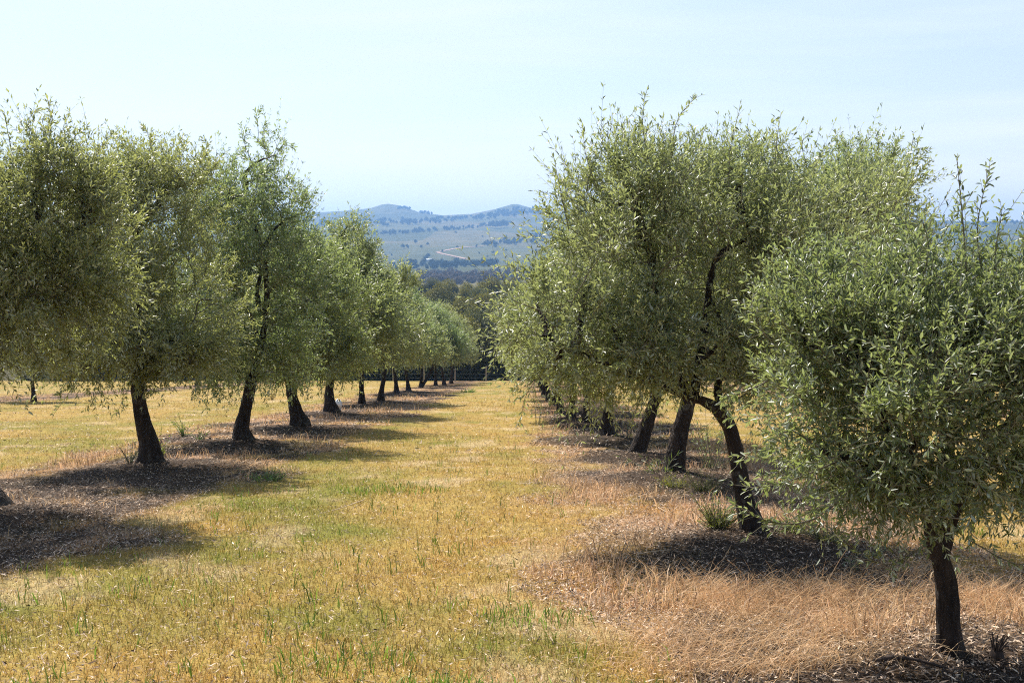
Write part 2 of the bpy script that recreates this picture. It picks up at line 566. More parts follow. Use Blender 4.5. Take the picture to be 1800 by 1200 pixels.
class Geo:
    def __init__(s):
        s.v, s.q, s.t, s.c, s.n = [], [], [], [], 0

    def add(s, v, q=None, t=None, c=None):
        s.v.append(v)
        if q is not None and len(q): s.q.append(q + s.n)
        if t is not None and len(t): s.t.append(t + s.n)
        if c is not None: s.c.append(c)
        s.n += len(v)

    def mesh(s, name, mat, smooth=False):
        fs = []
        if s.q: fs.append(np.concatenate(s.q))
        if s.t: fs.append(np.concatenate(s.t))
        return mesh_np(name, np.concatenate(s.v), fs, mat, np.concatenate(s.c) if s.c else None, smooth)

    def tubes(s, P, Rad, sides=3):
        """P (N,K,3) centre lines, Rad (N,K) radii"""
        n, k, _ = P.shape
        T = np.empty_like(P)
        T[:, 1:-1] = P[:, 2:] - P[:, :-2]; T[:, 0] = P[:, 1] - P[:, 0]; T[:, -1] = P[:, -1] - P[:, -2]
        T = unit(T)
        ref = np.where(np.abs(T[:, :1, 2:3]) > 0.9, np.array([1., 0, 0]), np.array([0, 0, 1.]))
        U = unit(np.cross(np.broadcast_to(ref, T.shape), T)); V = np.cross(T, U)
        a = np.arange(sides) / sides * 2 * np.pi
        ring = (U[:, :, None] * np.cos(a)[None, None, :, None] + V[:, :, None] * np.sin(a)[None, None, :, None])
        v = P[:, :, None] + ring * Rad[:, :, None, None]
        b = np.arange(n)[:, None, None] * (k * sides) + np.arange(k - 1)[None, :, None] * sides
        j = np.arange(sides)[None, None, :]; j2 = (j + 1) % sides
        q = np.stack([b + j, b + j2, b + j2 + sides, b + j + sides], -1).reshape(-1, 4)
        s.add(v.reshape(-1, 3), q)

    def trunk(s, pts, rad, sides=16, seed=0, flare=0.38, rings=48, knob=0.10):
        pts = np.array(pts, float); rad = np.array(rad, float)
        u = np.linspace(0, 1, len(pts)); uu = np.linspace(0, 1, rings)
        P = catmull(pts, rings); Rr = np.interp(uu, u, rad)
        T = unit(np.gradient(P, axis=0))
        U = unit(np.cross(np.array([0, 1., 0]), T)); V = np.cross(T, U)
        a = np.arange(sides) / sides * 2 * np.pi
        L = np.concatenate([[0], np.cumsum(np.linalg.norm(np.diff(P, axis=0), axis=1))])
        A, LL = np.meshgrid(a, L)
        nzv = (fbm(np.cos(A) * 1.5 + 5 + seed, LL * 2.2 + np.sin(A) * 1.5, seed, 3) - .5) * 2
        nzv = nzv + (fbm(np.cos(A) * 4 + 9 + seed, LL * 8 + np.sin(A) * 4, seed + 5, 2) - .5) * 1.3
        lob = 0.5 + 0.5 * np.cos(A * 4 + seed) * 0.6 + 0.3 * np.cos(A * 3 + seed * 2.1)
        fl = 1 + flare * np.exp(-LL / 0.13) * lob + nzv * knob * 1.6
        v = P[:, None] + (U[:, None] * np.cos(a)[None, :, None] + V[:, None] * np.sin(a)[None, :, None]) * (Rr[:, None] * fl)[..., None]
        b = np.arange(rings - 1)[:, None] * sides; j = np.arange(sides)[None]; j2 = (j + 1) % sides
        q = np.stack([b + j, b + j2, b + j2 + sides, b + j + sides], -1).reshape(-1, 4)
        s.add(v.reshape(-1, 3), q)

    def leaves(s, B, D, Nn, L, Wd, fine=False, fold=0.25):
        """folded pointed leaves: base B, direction D, face normal Nn"""
        D = unit(D); Sx = unit(np.cross(D, Nn)); Nn = np.cross(Sx, D)
        L = L[:, None]; Wd = Wd[:, None]; n = len(B); i = np.arange(n)
        if fine:
            up = Nn * Wd * fold
            v = np.stack([B, B + D * L * .3 - Sx * Wd * .5 + up, B + D * L * .72 - Sx * Wd * .42 + up - Nn * L * .03, B + D * L - Nn * L * .08,
                          B + D * L * .72 + Sx * Wd * .42 + up - Nn * L * .03, B + D * L * .3 + Sx * Wd * .5 + up], 1)
            q = np.stack([i * 6, i * 6 + 1, i * 6 + 2, i * 6 + 3], 1), np.stack([i * 6, i * 6 + 3, i * 6 + 4, i * 6 + 5], 1)
            s.add(v.reshape(-1, 3), np.concatenate(q)[:, ::-1])
        else:
            up = Nn * Wd * fold
            v = np.stack([B, B + D * L * .45 - Sx * Wd * .5 + up, B + D * L, B + D * L * .45 + Sx * Wd * .5 + up], 1)
            t = np.stack([i * 4, i * 4 + 2, i * 4 + 1], 1), np.stack([i * 4, i * 4 + 3, i * 4 + 2], 1)
            s.add(v.reshape(-1, 3), None, np.concatenate(t))


def catmull(P, n):
    P = np.asarray(P, float)
    Q = np.vstack([2 * P[0] - P[1], P, 2 * P[-1] - P[-2]])
    t = np.linspace(0, len(P) - 1 - 1e-6, n); i = t.astype(int); f = (t - i)[:, None]
    a, b, c, d = Q[i], Q[i + 1], Q[i + 2], Q[i + 3]
    return 0.5 * (2 * b + (c - a) * f + (2 * a - 5 * b + 4 * c - d) * f ** 2 + (3 * b - a - 3 * c + d) * f ** 3)


def limb(rng, a, b, n, wig=0.08, sag=0.12):
    t = np.linspace(0, 1, n)[:, None]
    L = np.linalg.norm(b - a)
    p = a + (b - a) * t
    off = rng.normal(0, 1, 3) * wig * L
    off2 = rng.normal(0, 1, 3) * wig * L * .6
    p = p + np.sin(t * np.pi) * off + np.sin(t * 2 * np.pi) * off2
    p[:, 2] += (np.sin(t[:, 0] * np.pi)) * sag * L
    return p


def twigs_and_leaves(rng, br, cr, B, D, L, npair, ll, lw, fine, curl, rad=.0017):
    """leafy shoots from bases B along D"""
    n = len(B)
    Cv = curl * L[:, None]
    K = 4
    t = np.linspace(0, 1, K)[None, :, None]
    P = B[:, None] + D[:, None] * L[:, None, None] * t + Cv[:, None] * t ** 2
    br.tubes(P, np.broadcast_to(np.linspace(1.2, .45, K)[None] * rad, (n, K)), 3)
    k = npair * 2 + 1
    j = np.arange(k)
    tt = np.concatenate([np.repeat(np.linspace(.06, .97, npair), 2), [1.0]])[None, :] + rng.normal(0, .012, (n, k))
    Bp = B[:, None] + D[:, None] * L[:, None, None] * tt[..., None] + Cv[:, None] * tt[..., None] ** 2
    Tn = unit(D[:, None] * L[:, None, None] + 2 * Cv[:, None] * tt[..., None])
    ref = unit(rng.normal(0, 1, (n, 1, 3)))
    U = unit(np.cross(Tn, ref)); V = np.cross(Tn, U)
    ph = (j // 2) * (np.pi / 2) + (j % 2) * np.pi
    ph = ph[None] + rng.normal(0, .35, (n, k))
    side = U * np.cos(ph)[..., None] + V * np.sin(ph)[..., None]
    an = rng.uniform(.45, 1.05, (n, k))[..., None]
    an[:, -1] = .1
    Ld = unit(Tn * np.cos(an) + side * np.sin(an) + np.array([0, 0, -.10]))
    Nn = unit(Tn * .9 + np.array([0, 0, .55]) + rng.normal(0, .5, (n, k, 3)))
    keep = rng.random((n, k)) < .90
    ls = ll * rng.uniform(.62, 1.15, (n, k)) * (1 - .25 * tt)
    cr.leaves(Bp[keep], Ld[keep], Nn[keep], ls[keep], ls[keep] * lw * rng.uniform(.8, 1.2, (n, k))[keep], fine)


def gen_tree(rng, tpts, trad, blobs, clumps=120, tw=18, npair=7, ll=.062, lw=.22, twl=(.18, .42), fine=False,
             shoots=(), limbs=(), upright=0.35, sides=16, seed=1, spread=.26, wands=150, wl=.5, droop_z=None):
    """returns trunk mesh, branch mesh, crown mesh; all in the tree's own metres"""
    tr, br, cr = Geo(), Geo(), Geo()
    tpts = [np.array(p, float) for p in tpts]
    tr.trunk(tpts, trad, max(sides, 20), seed)
    top = tpts[-1]; r1 = trad[-1]
    nodes = [top]; nrad = [r1]

    def put(path, ra, rb, sd=7, g=None):
        n = len(path)
        rr = np.linspace(ra, rb, n) * (1 + .08 * np.sin(np.arange(n) * 2.3))
        (g or br).tubes(path[None], rr[None], sd)
        for p, q in zip(path[1:], rr[1:]):
            nodes.append(p); nrad.append(q)
    blobs = [(np.array(c, float), np.array(r, float)) for c, r in blobs]
    for L_ in limbs:                                # limbs drawn by hand
        path = catmull(L_[0], 12)
        put(path, L_[1], L_[2], 9, tr)
    for c, r in blobs:
        a = top
        if len(nodes) > 1:
            nn = np.array(nodes)
            a = nn[np.argmin(np.linalg.norm(nn - c, axis=1) + .9 * np.maximum(0, nn[:, 2] - c[2] + .4 * r[2]))]
        e = c + np.array([0, 0, .35]) * r + rng.normal(0, .1, 3) * r
        put(limb(rng, a, e, 10, .07, .05), r1 * .66, r1 * .16, 8, tr)
    vol = np.array([r[0] * r[1] * r[2] for c, r in blobs]) ** .75
    for k in range(int(len(blobs) * 5)):
        c, r = blobs[rng.choice(len(blobs), p=vol / vol.sum())]
        d = unit(rng.normal(0, 1, 3)); p = c + d * r * rng.uniform(.4, .7)
        nn = np.array(nodes)
        i = np.argmin(np.linalg.norm(nn - p, axis=1) + .8 * np.maximum(0, nn[:, 2] - p[2] + .1))
        put(limb(rng, nn[i], p, 7, .10, .10), min(nrad[i] * .8, r1 * .30), r1 * .10, 5)
    nn = np.array(nodes); nr = np.array(nrad)
    tB, tD, tL, tC = [], [], [], []
    mid = np.mean([c for c, r in blobs], axis=0)
    for k in range(clumps):
        c, r = blobs[rng.choice(len(blobs), p=vol / vol.sum())]
        d = unit(rng.normal(0, 1, 3))
        rr = rng.random() ** .42 * .98
        p = c + d * r * rr * (.74 + .5 * float(vnoise(d[0] * 2.3 + c[0] * 3 + 7, d[1] * 2.3 + d[2] * 1.9 + c[2] * 2, seed)))
        if droop_z is not None and p[2] < droop_z: p[2] = droop_z + rng.random() * .3
        i = np.argmin(np.linalg.norm(nn - p, axis=1) + .6 * np.maximum(0, nn[:, 2] - p[2] + .1))
        path = limb(rng, nn[i], p, 6, .10, .12)
        br.tubes(path[None], np.linspace(max(.005, min(nr[i] * .6, .013)), .003, 6)[None], 4)
        outw = unit(p - mid) * .5 + unit(p - nn[i]) * .5
        m = int(tw * rng.uniform(.6, 1.5))
        t = rng.uniform(.35, 1, m)
        ii = np.minimum((t * 5).astype(int), 4); ff = (t * 5 - ii)[:, None]
        b = path[ii] * (1 - ff) + path[ii + 1] * ff + rng.normal(0, spread * .45, (m, 3))
        low = p[2] < mid[2] - .45 * r[2]
        u = np.array([0, 0, upright if not low else .05])
        D = unit(outw * .7 + u + rng.normal(0, .62, (m, 3)))
        tB.append(b); tD.append(D)
        tL.append(rng.uniform(twl[0], twl[1], m) * (1.0 + .35 * (rr > .8)))
        cz = rng.normal(.12 if not low else -.15, .14, m)
        tC.append(np.stack([rng.normal(0, .1, m), rng.normal(0, .1, m), cz], 1))
    # upright water shoots that break the outline
    for (s0, s1, nlf) in shoots:
        path = catmull(s0, 10) if len(s0) > 2 else limb(rng, np.array(s0[0], float), np.array(s0[-1], float), 10, .02, .0)
        br.tubes(path[None], np.linspace(s1, s1 * .3, 10)[None], 5)
        m = nlf
        t = np.linspace(.15, .98, m); ii = np.minimum((t * 9).astype(int), 8); ff = (t * 9 - ii)[:, None]
        b = path[ii] * (1 - ff) + path[ii + 1] * ff
        T = unit(path[ii + 1] - path[ii])
        D = unit(T * .9 + rng.normal(0, .5, (m, 3)))
        twigs_and_leaves(rng, br, cr, b, D, rng.uniform(.03, .09, m), 2, ll, lw, fine, rng.normal(0, .02, (m, 3)))
    # a ragged outline: leafy wands standing out of the crown, mostly upward
    for k in range(wands):
        c, r = blobs[rng.choice(len(blobs), p=vol / vol.sum())]
        d = unit(rng.normal(0, 1, 3)); d[2] = abs(d[2]) * (1 if rng.random() < .8 else -1)
        p = c + d * r * .72
        if rng.random() < .9 and any((((p + d * r * .25 - c2) / r2) ** 2).sum() < .7 for c2, r2 in blobs): continue
        gd = unit(d * .55 + np.array([0, 0, .6 if d[2] > 0 else -.5]) + rng.normal(0, .3, 3))
        if d[2] > 0: gd = unit(np.array([gd[0], gd[1], max(gd[2], .55)]))
        ln = wl * rng.uniform(.5, 1.3)
        path = limb(rng, p, p + gd * ln, 8, .05, .04)
        br.tubes(path[None], np.linspace(.004, .0015, 8)[None] * (1 + wl), 4)
        m = int(9 * rng.uniform(.7, 1.3))
        t = np.linspace(.1, .97, m); ii = np.minimum((t * 7).astype(int), 6); ff = (t * 7 - ii)[:, None]
        tB.append(path[ii] * (1 - ff) + path[ii + 1] * ff)
        tD.append(unit(gd * .8 + rng.normal(0, .6, (m, 3))))
        tL.append(rng.uniform(.3, .75, m) * twl[1] * (1.1 - .5 * t)); tC.append(rng.normal(0, .08, (m, 3)) + np.array([0, 0, .08]))
    B, D, L_, Cc = map(np.concatenate, (tB, tD, tL, tC))
    twigs_and_leaves(rng, br, cr, B, D, L_, npair, ll, lw, fine, Cc)
    return tr.mesh('trunk', M_BARK, True), br.mesh('branches', M_TWIG, True), cr.mesh('crown', M_LEAF)


def place_tree(meshes, x, y, label, group, tint=(1, 1, 1), rot=0, sc=1.0, name='olive_tree', cat='olive tree'):
    z = float(terrain(x, y))
    e = empty(name, (x, y, z - .02), label, cat, group)
    e.rotation_euler = (0, 0, rot)
    e.scale = (sc, sc, sc)
    for nm, me in zip(('trunk', 'branches', 'crown'), meshes):
        if me is None: continue
        o = link(nm, me, e)
        o.color = (*tint, 1)
    return e


def near_tree(i, pos, d_px, tpx, twpx, blobs, label, group, seed, tint, limbs_px=(), shoots_px=(), bs=1.12, bx=1.0, **kw):
    """trunk, limbs and crown masses read off the photograph as positions, built in metres round the tree's own foot"""
    x, y = pos
    o = np.array([x, y, float(terrain(x, y))])
    d = y

    def L(px, py, dd=0): return at(px, py, d + dd) - o
    tp = [L(*p) for p in tpx]
    shift = tp[0].copy(); tp = [p - shift * max(0, 1 - k / 1.5) for k, p in enumerate(tp)]
    tp.insert(0, np.array([0, 0, -.12])); tw = [twpx[0]] + list(twpx)
    tr = [a / F * d / 2 for a in tw]
    bl = []
    for b in blobs:
        px, py, dd, rx, ry = b[:5]
        rz = b[5] if len(b) > 5 else rx / F * d * 1.0
        dx = (d + dd) / F
        bl.append((L(px, py, dd), (rx * dx * bs * bx, rz * bs * bx, ry * dx * bs)))
    lim = [([L(*p) for p in l[0]], l[1], l[2]) for l in limbs_px]
    sh = [([L(*p) for p in s[0]], s[1], s[2]) for s in shoots_px]
    me = gen_tree(np.random.default_rng(seed), tp, tr, bl, shoots=sh, limbs=lim, seed=seed, **kw)
    return place_tree(me, x, y, label, group, tint)

# ------------------------------------------------------------------ the near trees of the right-hand row
T_R = (1.0, 1.0, 1.0)
near_tree(0, RPOS[0], 5.8,
    [(1672, 1165), (1667, 1110), (1664, 1040), (1660, 1000), (1650, 965)], [48, 40, 37, 35, 30],
    [(1650, 690, 0, 210, 190, .95), (1500, 720, -.1, 150, 140, .75), (1820, 640, .15, 180, 200, .8), (1590, 590, .1, 150, 100, .7), (1730, 590, .2, 160, 100, .7),
     (1420, 620, .25, 100, 110, .5), (1780, 830, .1, 140, 72, .5), (1540, 840, -.2, 105, 62, .5), (1440, 545, .2, 110, 75, .5), (1590, 510, .3, 140, 80, .6), (1440, 800, -.1, 55, 60, .35)],
    'small leafy olive tree nearest the camera at the right edge with a slender grey trunk', 'olive trees of the right row', 101, (.80, .84, .70),
    limbs_px=[([(1650, 972), (1632, 900), (1612, 850), (1590, 780, -.1), (1540, 690, -.2)], .05, .022), ([(1652, 970), (1680, 880), (1740, 790, .1), (1800, 700, .3)], .05, .022),
              ([(1650, 972), (1668, 830, .2), (1660, 700, .4), (1690, 560, .4)], .042, .018)],
    bs=1.0, shoots_px=[([(1705, 560), (1694, 400), (1683, 278)], .006, 20), ([(1735, 520, .1), (1718, 400, .1), (1740, 285, .1)], .005, 22), ([(1765, 560), (1750, 450), (1762, 360)], .005, 14), ([(1560, 500, .2), (1548, 440, .2), (1560, 390, .2)], .004, 9), ([(1620, 500, .1), (1632, 430, .1), (1622, 380, .1)], .004, 9), ([(1800, 560), (1812, 470), (1800, 410)], .005, 12),
               ([(1520, 830, -.4), (1430, 905, -.6), (1350, 908, -.7), (1290, 876, -.7)], .006, 26), ([(1480, 800, -.4), (1380, 840, -.6), (1310, 850, -.6)], .005, 14),
               ([(1380, 620), (1330, 560), (1320, 520)], .004, 10), ([(1630, 950, -.2), (1560, 985, -.3), (1490, 950, -.4)], .004, 12), ([(1700, 940, 0), (1790, 985, 0), (1850, 960, 0)], .004, 12)],
    clumps=290, tw=14, npair=7, ll=.052, lw=.28, wl=.25, twl=(.10, .28), fine=True, upright=.55, spread=.14, sides=22)

near_tree(1, RPOS[1], 9.9,
    [(1325, 950), (1308, 880), (1297, 810), (1283, 750), (1262, 715)], [50, 32, 28, 27, 26],
    [(1110, 420, .3, 165, 160, 1.1), (1030, 545, 0, 122, 105, .8), (1170, 328, .4, 140, 80, .8), (1330, 430, .3, 160, 140, 1.1), (1055, 375, .2, 80, 75, .6), (1310, 320, .6, 90, 55, .6), (1180, 640, -.2, 80, 45, .5), (1260, 625, -.1, 70, 60, .5), (1310, 640, .2, 70, 70, .5), (1090, 580, 0, 140, 85, .9),
     (1450, 470, .4, 150, 190, 1.0), (940, 560, -.1, 60, 70, .4), (1230, 560, .5, 150, 100, .8), (1560, 400, 1.0, 100, 120, .7), (980, 615, -.1, 90, 55, .6), (965, 655, -.1, 60, 45, .4), (1060, 675, .1, 70, 40, .4), (1100, 625, .2, 90, 45, .6)],
    'olive tree second in the right row whose dark trunk arches over to the left', 'olive trees of the right row', 117, (1.02, 1.0, .95), bs=1.0,
    limbs_px=[([(1262, 715), (1235, 700), (1205, 692), (1160, 672, -.1), (1100, 648, -.2), (1040, 625, -.3), (960, 590, -.4)], .052, .012),
              ([(1272, 735), (1262, 670, .2), (1290, 560, .4), (1350, 420, .5)], .045, .016),
              ([(1205, 692), (1170, 600, .1), (1150, 480, .2), (1125, 370, .2), (1110, 300, .2)], .042, .014),
              ([(1220, 690), (1240, 560, .3), (1260, 450, .3), (1330, 410, .3)], .045, .016)],
    shoots_px=[([(1140, 280), (1130, 220), (1133, 165)], .005, 12), ([(1180, 280), (1190, 210), (1222, 168)], .005, 12), ([(1280, 330), (1285, 250), (1300, 190)], .005, 12),
               ([(1050, 330), (1030, 270), (1025, 222)], .005, 10), ([(1000, 400), (985, 330), (975, 280)], .005, 9), ([(1360, 320), (1365, 250), (1372, 200)], .005, 10),
               ([(930, 560), (900, 610), (905, 680)], .005, 10), ([(1040, 660), (1035, 710), (1040, 750)], .004, 8), ([(960, 640), (925, 690), (915, 740)], .004, 9),
               ([(900, 560), (878, 600), (862, 650)], .004, 8)],
    clumps=330, tw=15, npair=7, ll=.076, lw=.28, wl=.32, twl=(.16, .40), fine=False, upright=.45, spread=.17, sides=20)

near_tree(2, RPOS[2], 15.3,
    [(1185, 840), (1188, 800), (1197, 750), (1208, 710), (1215, 670)], [44, 36, 29, 25, 24],
    [(1300, 380, 0, 130, 110, 1.2), (1460, 400, 0, 150, 105, 1.2), (1180, 470, 0, 150, 130, 1.2), (1330, 540, 0, 170, 110, 1.2), (1530, 350, .5, 95, 105, 1.0), (1220, 600, 0, 120, 70, .8)],
    'olive tree third in the right row with a thick reddish trunk', 'olive trees of the right row', 103, (.95, 1.0, .95), bs=1.0,
    shoots_px=[([(1530, 300), (1545, 260), (1540, 232)], .008, 9), ([(1590, 320), (1600, 270), (1606, 236)], .008, 10), ([(1470, 320), (1475, 270), (1472, 240)], .008, 9), ([(1420, 300), (1410, 250), (1425, 232)], .008, 9)],
    clumps=300, tw=14, npair=7, ll=.098, lw=.28, wl=.32, twl=(.20, .45), spread=.21)

near_tree(3, RPOS[3], 19.2,
    [(1120, 800), (1130, 765), (1145, 720), (1157, 680), (1165, 650)], [34, 25, 20, 19, 18],
    [(1170, 450, 0, 150, 130, 1.4), (1260, 440, 0, 130, 120, 1.4), (1130, 560, 0, 130, 80, 1.3), (1230, 570, 0, 120, 70, 1.2)],
    'olive tree fourth in the right row with a thin trunk leaning to the right', 'olive trees of the right row', 104, (1, 1, 1),
    clumps=260, tw=14, npair=6, ll=.115, lw=.28, twl=(.22, .48), spread=.23)

near_tree(4, RPOS[4], 23.4,
    [(1067, 772), (1066, 745), (1068, 715), (1071, 690), (1073, 665)], [34, 22, 18, 17, 16],
    [(1080, 480, 0, 100, 110, 1.4), (1050, 560, 0, 95, 75, 1.2), (1120, 560, 0, 95, 75, 1.2)],
    'olive tree fifth in the right row with a short upright black trunk', 'olive trees of the right row', 105, (1, 1, 1),
    clumps=260, tw=13, npair=6, ll=.125, lw=.28, twl=(.22, .48), spread=.23)

# ------------------------------------------------------------------ the near trees of the left-hand row
near_tree(0, LPOS[0], 11.6,
    [(-22, 905), (-38, 850), (-58, 780), (-75, 720), (-80, 680)], [74, 44, 36, 34, 32],
    [(30, 410, 0, 140, 130, 1.1), (88, 272, 0, 42, 54, .4), (-90, 430, 0, 140, 140, 1.1), (60, 525, 0, 140, 92, 1.0), (-60, 580, 0, 140, 65, 1.0), (140, 430, 0, 85, 120, .7), (10, 335, 0, 50, 50, .5), (135, 330, 0, 55, 55, .5)],
    'yellowish olive tree nearest at the left edge with its trunk out of view', 'olive trees of the left row', 201, (1.08, 1.0, .80), bx=1.08,
    shoots_px=[([(85, 260), (90, 210), (84, 172)], .005, 14), ([(20, 260), (12, 220), (8, 195)], .005, 10), ([(150, 330), (165, 280), (178, 250)], .005, 10), ([(120, 290), (130, 240), (142, 230)], .005, 9), ([(55, 250), (50, 210), (62, 190)], .005, 9)],
    clumps=320, tw=15, npair=7, ll=.082, lw=.28, wl=.3, twl=(.16, .38), spread=.17, upright=.45)

near_tree(1, LPOS[1], 17.1,
    [(265, 820), (262, 780), (252, 740), (244, 700), (241, 660), (243, 630)], [50, 34, 26, 24, 23, 23],
    [(230, 410, 0, 125, 100, 1.2), (165, 530, 0, 135, 105, 1.2), (300, 330, 0, 72, 62, .8), (290, 530, 0, 105, 120, 1.1), (215, 605, -.2, 125, 58, 1.1), (130, 605, -.3, 80, 50, .7), (225, 335, 0, 70, 50, .7), (330, 600, 0, 80, 60, 1.0)],
    'olive tree second in the left row with a thick black trunk and yellowish crown', 'olive trees of the left row', 202, (1.10, 1.02, .84), bx=1.18,
    shoots_px=[([(300, 300), (298, 270), (305, 248)], .006, 8), ([(335, 320), (342, 280), (345, 252)], .006, 8), ([(250, 330), (240, 290), (238, 266)], .006, 8),
               ([(150, 640), (120, 690), (95, 725)], .006, 10), ([(220, 660), (215, 700), (205, 725)], .006, 10), ([(180, 650), (170, 690), (150, 715)], .006, 9)],
    clumps=310, tw=15, npair=7, ll=.102, lw=.28, twl=(.20, .42), spread=.21)

near_tree(2, LPOS[2], 22,
    [(427, 780), (425, 752), (431, 720), (438, 690), (443, 660)], [42, 27, 21, 20, 19],
    [(430, 400, 0, 105, 100, 1.3), (465, 290, 0, 40, 55, .5), (390, 540, 0, 105, 110, 1.3), (480, 520, 0, 95, 105, 1.3), (425, 615, 0, 120, 58, 1.3), (378, 345, 0, 52, 62, .7), (500, 410, 0, 42, 55, .6), (350, 590, 0, 70, 60, 1.0)],
    'tallest olive tree, third in the left row, with a feathery spike rising at its right', 'olive trees of the left row', 203, (.92, 1.0, .85), bx=1.18,
    shoots_px=[([(470, 280), (462, 240), (465, 216)], .007, 12), ([(480, 290), (495, 255), (516, 258)], .007, 12), ([(445, 290), (430, 250), (432, 228)], .007, 9),
               ([(370, 640), (365, 690), (362, 715)], .007, 8), ([(400, 650), (402, 690), (412, 705)], .007, 8), ([(390, 320), (385, 280), (395, 265)], .007, 8)],
    clumps=320, tw=14, npair=6, ll=.112, lw=.28, twl=(.22, .46), spread=.23)

near_tree(3, LPOS[3], 27,
    [(527, 755), (521, 728), (515, 700), (511, 680), (509, 655)], [38, 24, 19, 18, 17],
    [(530, 475, 0, 66, 62, 1.3), (560, 550, 0, 86, 85, 1.4), (510, 570, 0, 85, 85, 1.3), (540, 625, 0, 105, 45, 1.3)],
    'olive tree fourth in the left row with a slim trunk leaning left and flared foot', 'olive trees of the left row', 204, (.98, 1.02, .85), bx=1.18,
    clumps=310, tw=14, npair=6, ll=.13, lw=.27, twl=(.22, .42), wl=.35, spread=.24)

near_tree(4, LPOS[4], 35,
    [(583, 729), (580, 705), (579, 685), (581, 665), (582, 645)], [30, 18, 15, 14, 13],
    [(605, 475, 0, 58, 55, 1.3), (635, 535, 0, 68, 70, 1.4), (580, 540, 0, 75, 80, 1.4), (612, 600, 0, 100, 45, 1.4), (612, 405, 0, 22, 22, .5), (645, 460, 0, 26, 30, .6)],
    'olive tree fifth in the left row with a white rag against its trunk', 'olive trees of the left row', 205, (1.02, 1.02, .9), bx=1.18,
    clumps=310, tw=14, npair=5, ll=.155, lw=.27, twl=(.24, .45), wl=.35, spread=.27)

# ------------------------------------------------------------------ farther olive trees: five kinds, copied
VAR = []
for k in range(5):
    rr = np.random.default_rng(300 + k)
    lean = rr.normal(0, .16, 2)
    hs = 1.0
    tp = [(0, 0, -.12), (0, 0, 0), (lean[0] * .3, lean[1] * .3, .5), (lean[0], lean[1], 1.1), (lean[0] * 1.5, lean[1] * 1.3, 1.7)]
    bl = [((lean[0], 0, 3.9), (1.6, 1.6, 1.35)), ((-1.3, .3, 3.1), (1.35, 1.35, 1.2)), ((1.3, -.3, 3.0), (1.35, 1.35, 1.2)),
          ((rr.normal(0, .5), rr.normal(0, .5), 5.1), (.95, .95, 1.05)), ((.2, -1.2, 2.6), (1.6, 1.1, .75)), ((-.2, 1.2, 2.7), (1.6, 1.1, .75))]
    sh = [([(rr.normal(0, .6), rr.normal(0, .6), 5.4), (rr.normal(0, .7), rr.normal(0, .7), 6.5)], .01, 8) for _ in range(3)]
    VAR.append(gen_tree(rr, tp, [.23, .19, .11, .095, .09], bl, clumps=280, tw=12, npair=5, ll=.185, lw=.27, twl=(.28, .6), spread=.27, seed=k + 3, shoots=sh, sides=12))

LL_LABEL = ['olive tree sixth in the left row with a dark bulging foot', 'olive tree seventh in the left row with a slender straight trunk',
            'olive tree eighth in the left row, light green with a short leaning trunk', 'olive tree ninth in the left row, trunk close to its neighbour',
            'olive tree tenth in the left row with a forked trunk leaning right', 'olive tree eleventh in the left row with a thin trunk',
            'olive tree twelfth in the left row near the end of the grass', 'last olive tree of the left row by the dark woods']
VS = [.92, .93, .97, .95, .98, 1.02, 1.08, 1.14]
for i, (x, y) in enumerate(LPOS[5:]):
    place_tree(VAR[i % 5], x, y, LL_LABEL[i], 'olive trees of the left row', (1.0 + .1 * math.sin(i * 2.1), 1.03, .95), i * 1.9 + .4, VS[i])
# the second stem of the forked tenth tree
o = Geo(); o.trunk([(0, 0, 0), (.35, 0, .55), (.75, 0, 1.25), (1.05, .05, 2.1)], [.13, .12, .10, .08], 12, 4, .3, 14)
p = next(e for e in bpy.data.objects if e.get('label') == LL_LABEL[4])
m = o.mesh('side_stem', M_BARK, True)
st = link('side_stem', m, p); st.rotation_euler = (0, 0, -p.rotation_euler.z)
ORD = ['sixth', 'seventh', 'eighth', 'ninth', 'tenth', 'eleventh', 'twelfth', 'last']
for i, (x, y) in enumerate(RPOS[5:]):
    place_tree(VAR[(i + 2) % 5], x, y, 'olive tree %s in the right row, mostly hidden behind nearer crowns' % ORD[i], 'olive trees of the right row', (1, 1, .95), i * 2.3 + 1, .80 + .02 * i)
FLL = ['first olive tree of the far left row, thin trunk leaning right', 'olive tree in the far left row showing beside the thick black trunk',
       'third olive tree of the far left row, behind the third near tree', 'fourth olive tree of the far left row', 'farthest olive tree of the far left row']
for i, (x, y) in enumerate(FLPOS):
    place_tree(VAR[(i + 1) % 5], x, y, FLL[i], 'olive trees of the far left row', (1.1, 1, .85), i * 1.3, .80)
FRL = ['pale green olive tree of the far right row, crown top at the right edge', 'second olive tree of the far right row, hidden behind foliage',
       'third olive tree of the far right row, seen between the trunks', 'farthest olive tree of the far right row']
for i, (x, y) in enumerate(FRPOS):
    place_tree(VAR[(i + 3) % 5], x, y, FRL[i], 'olive trees of the far right row', (1.1, 1.08, .85), i * 1.7, .80)


# ------------------------------------------------------------------ grass
def view_points(rng, n, d0, d1, p):
    """random ground points in the visible wedge, density falling with distance as d^-p"""
    u = rng.random(n)
    e = 2 - p
    d = (d0 ** e + u * (d1 ** e - d0 ** e)) ** (1 / e)
    x = (rng.random(n) * 2 - 1) * (d * .56 + 1.0)
    return x, d


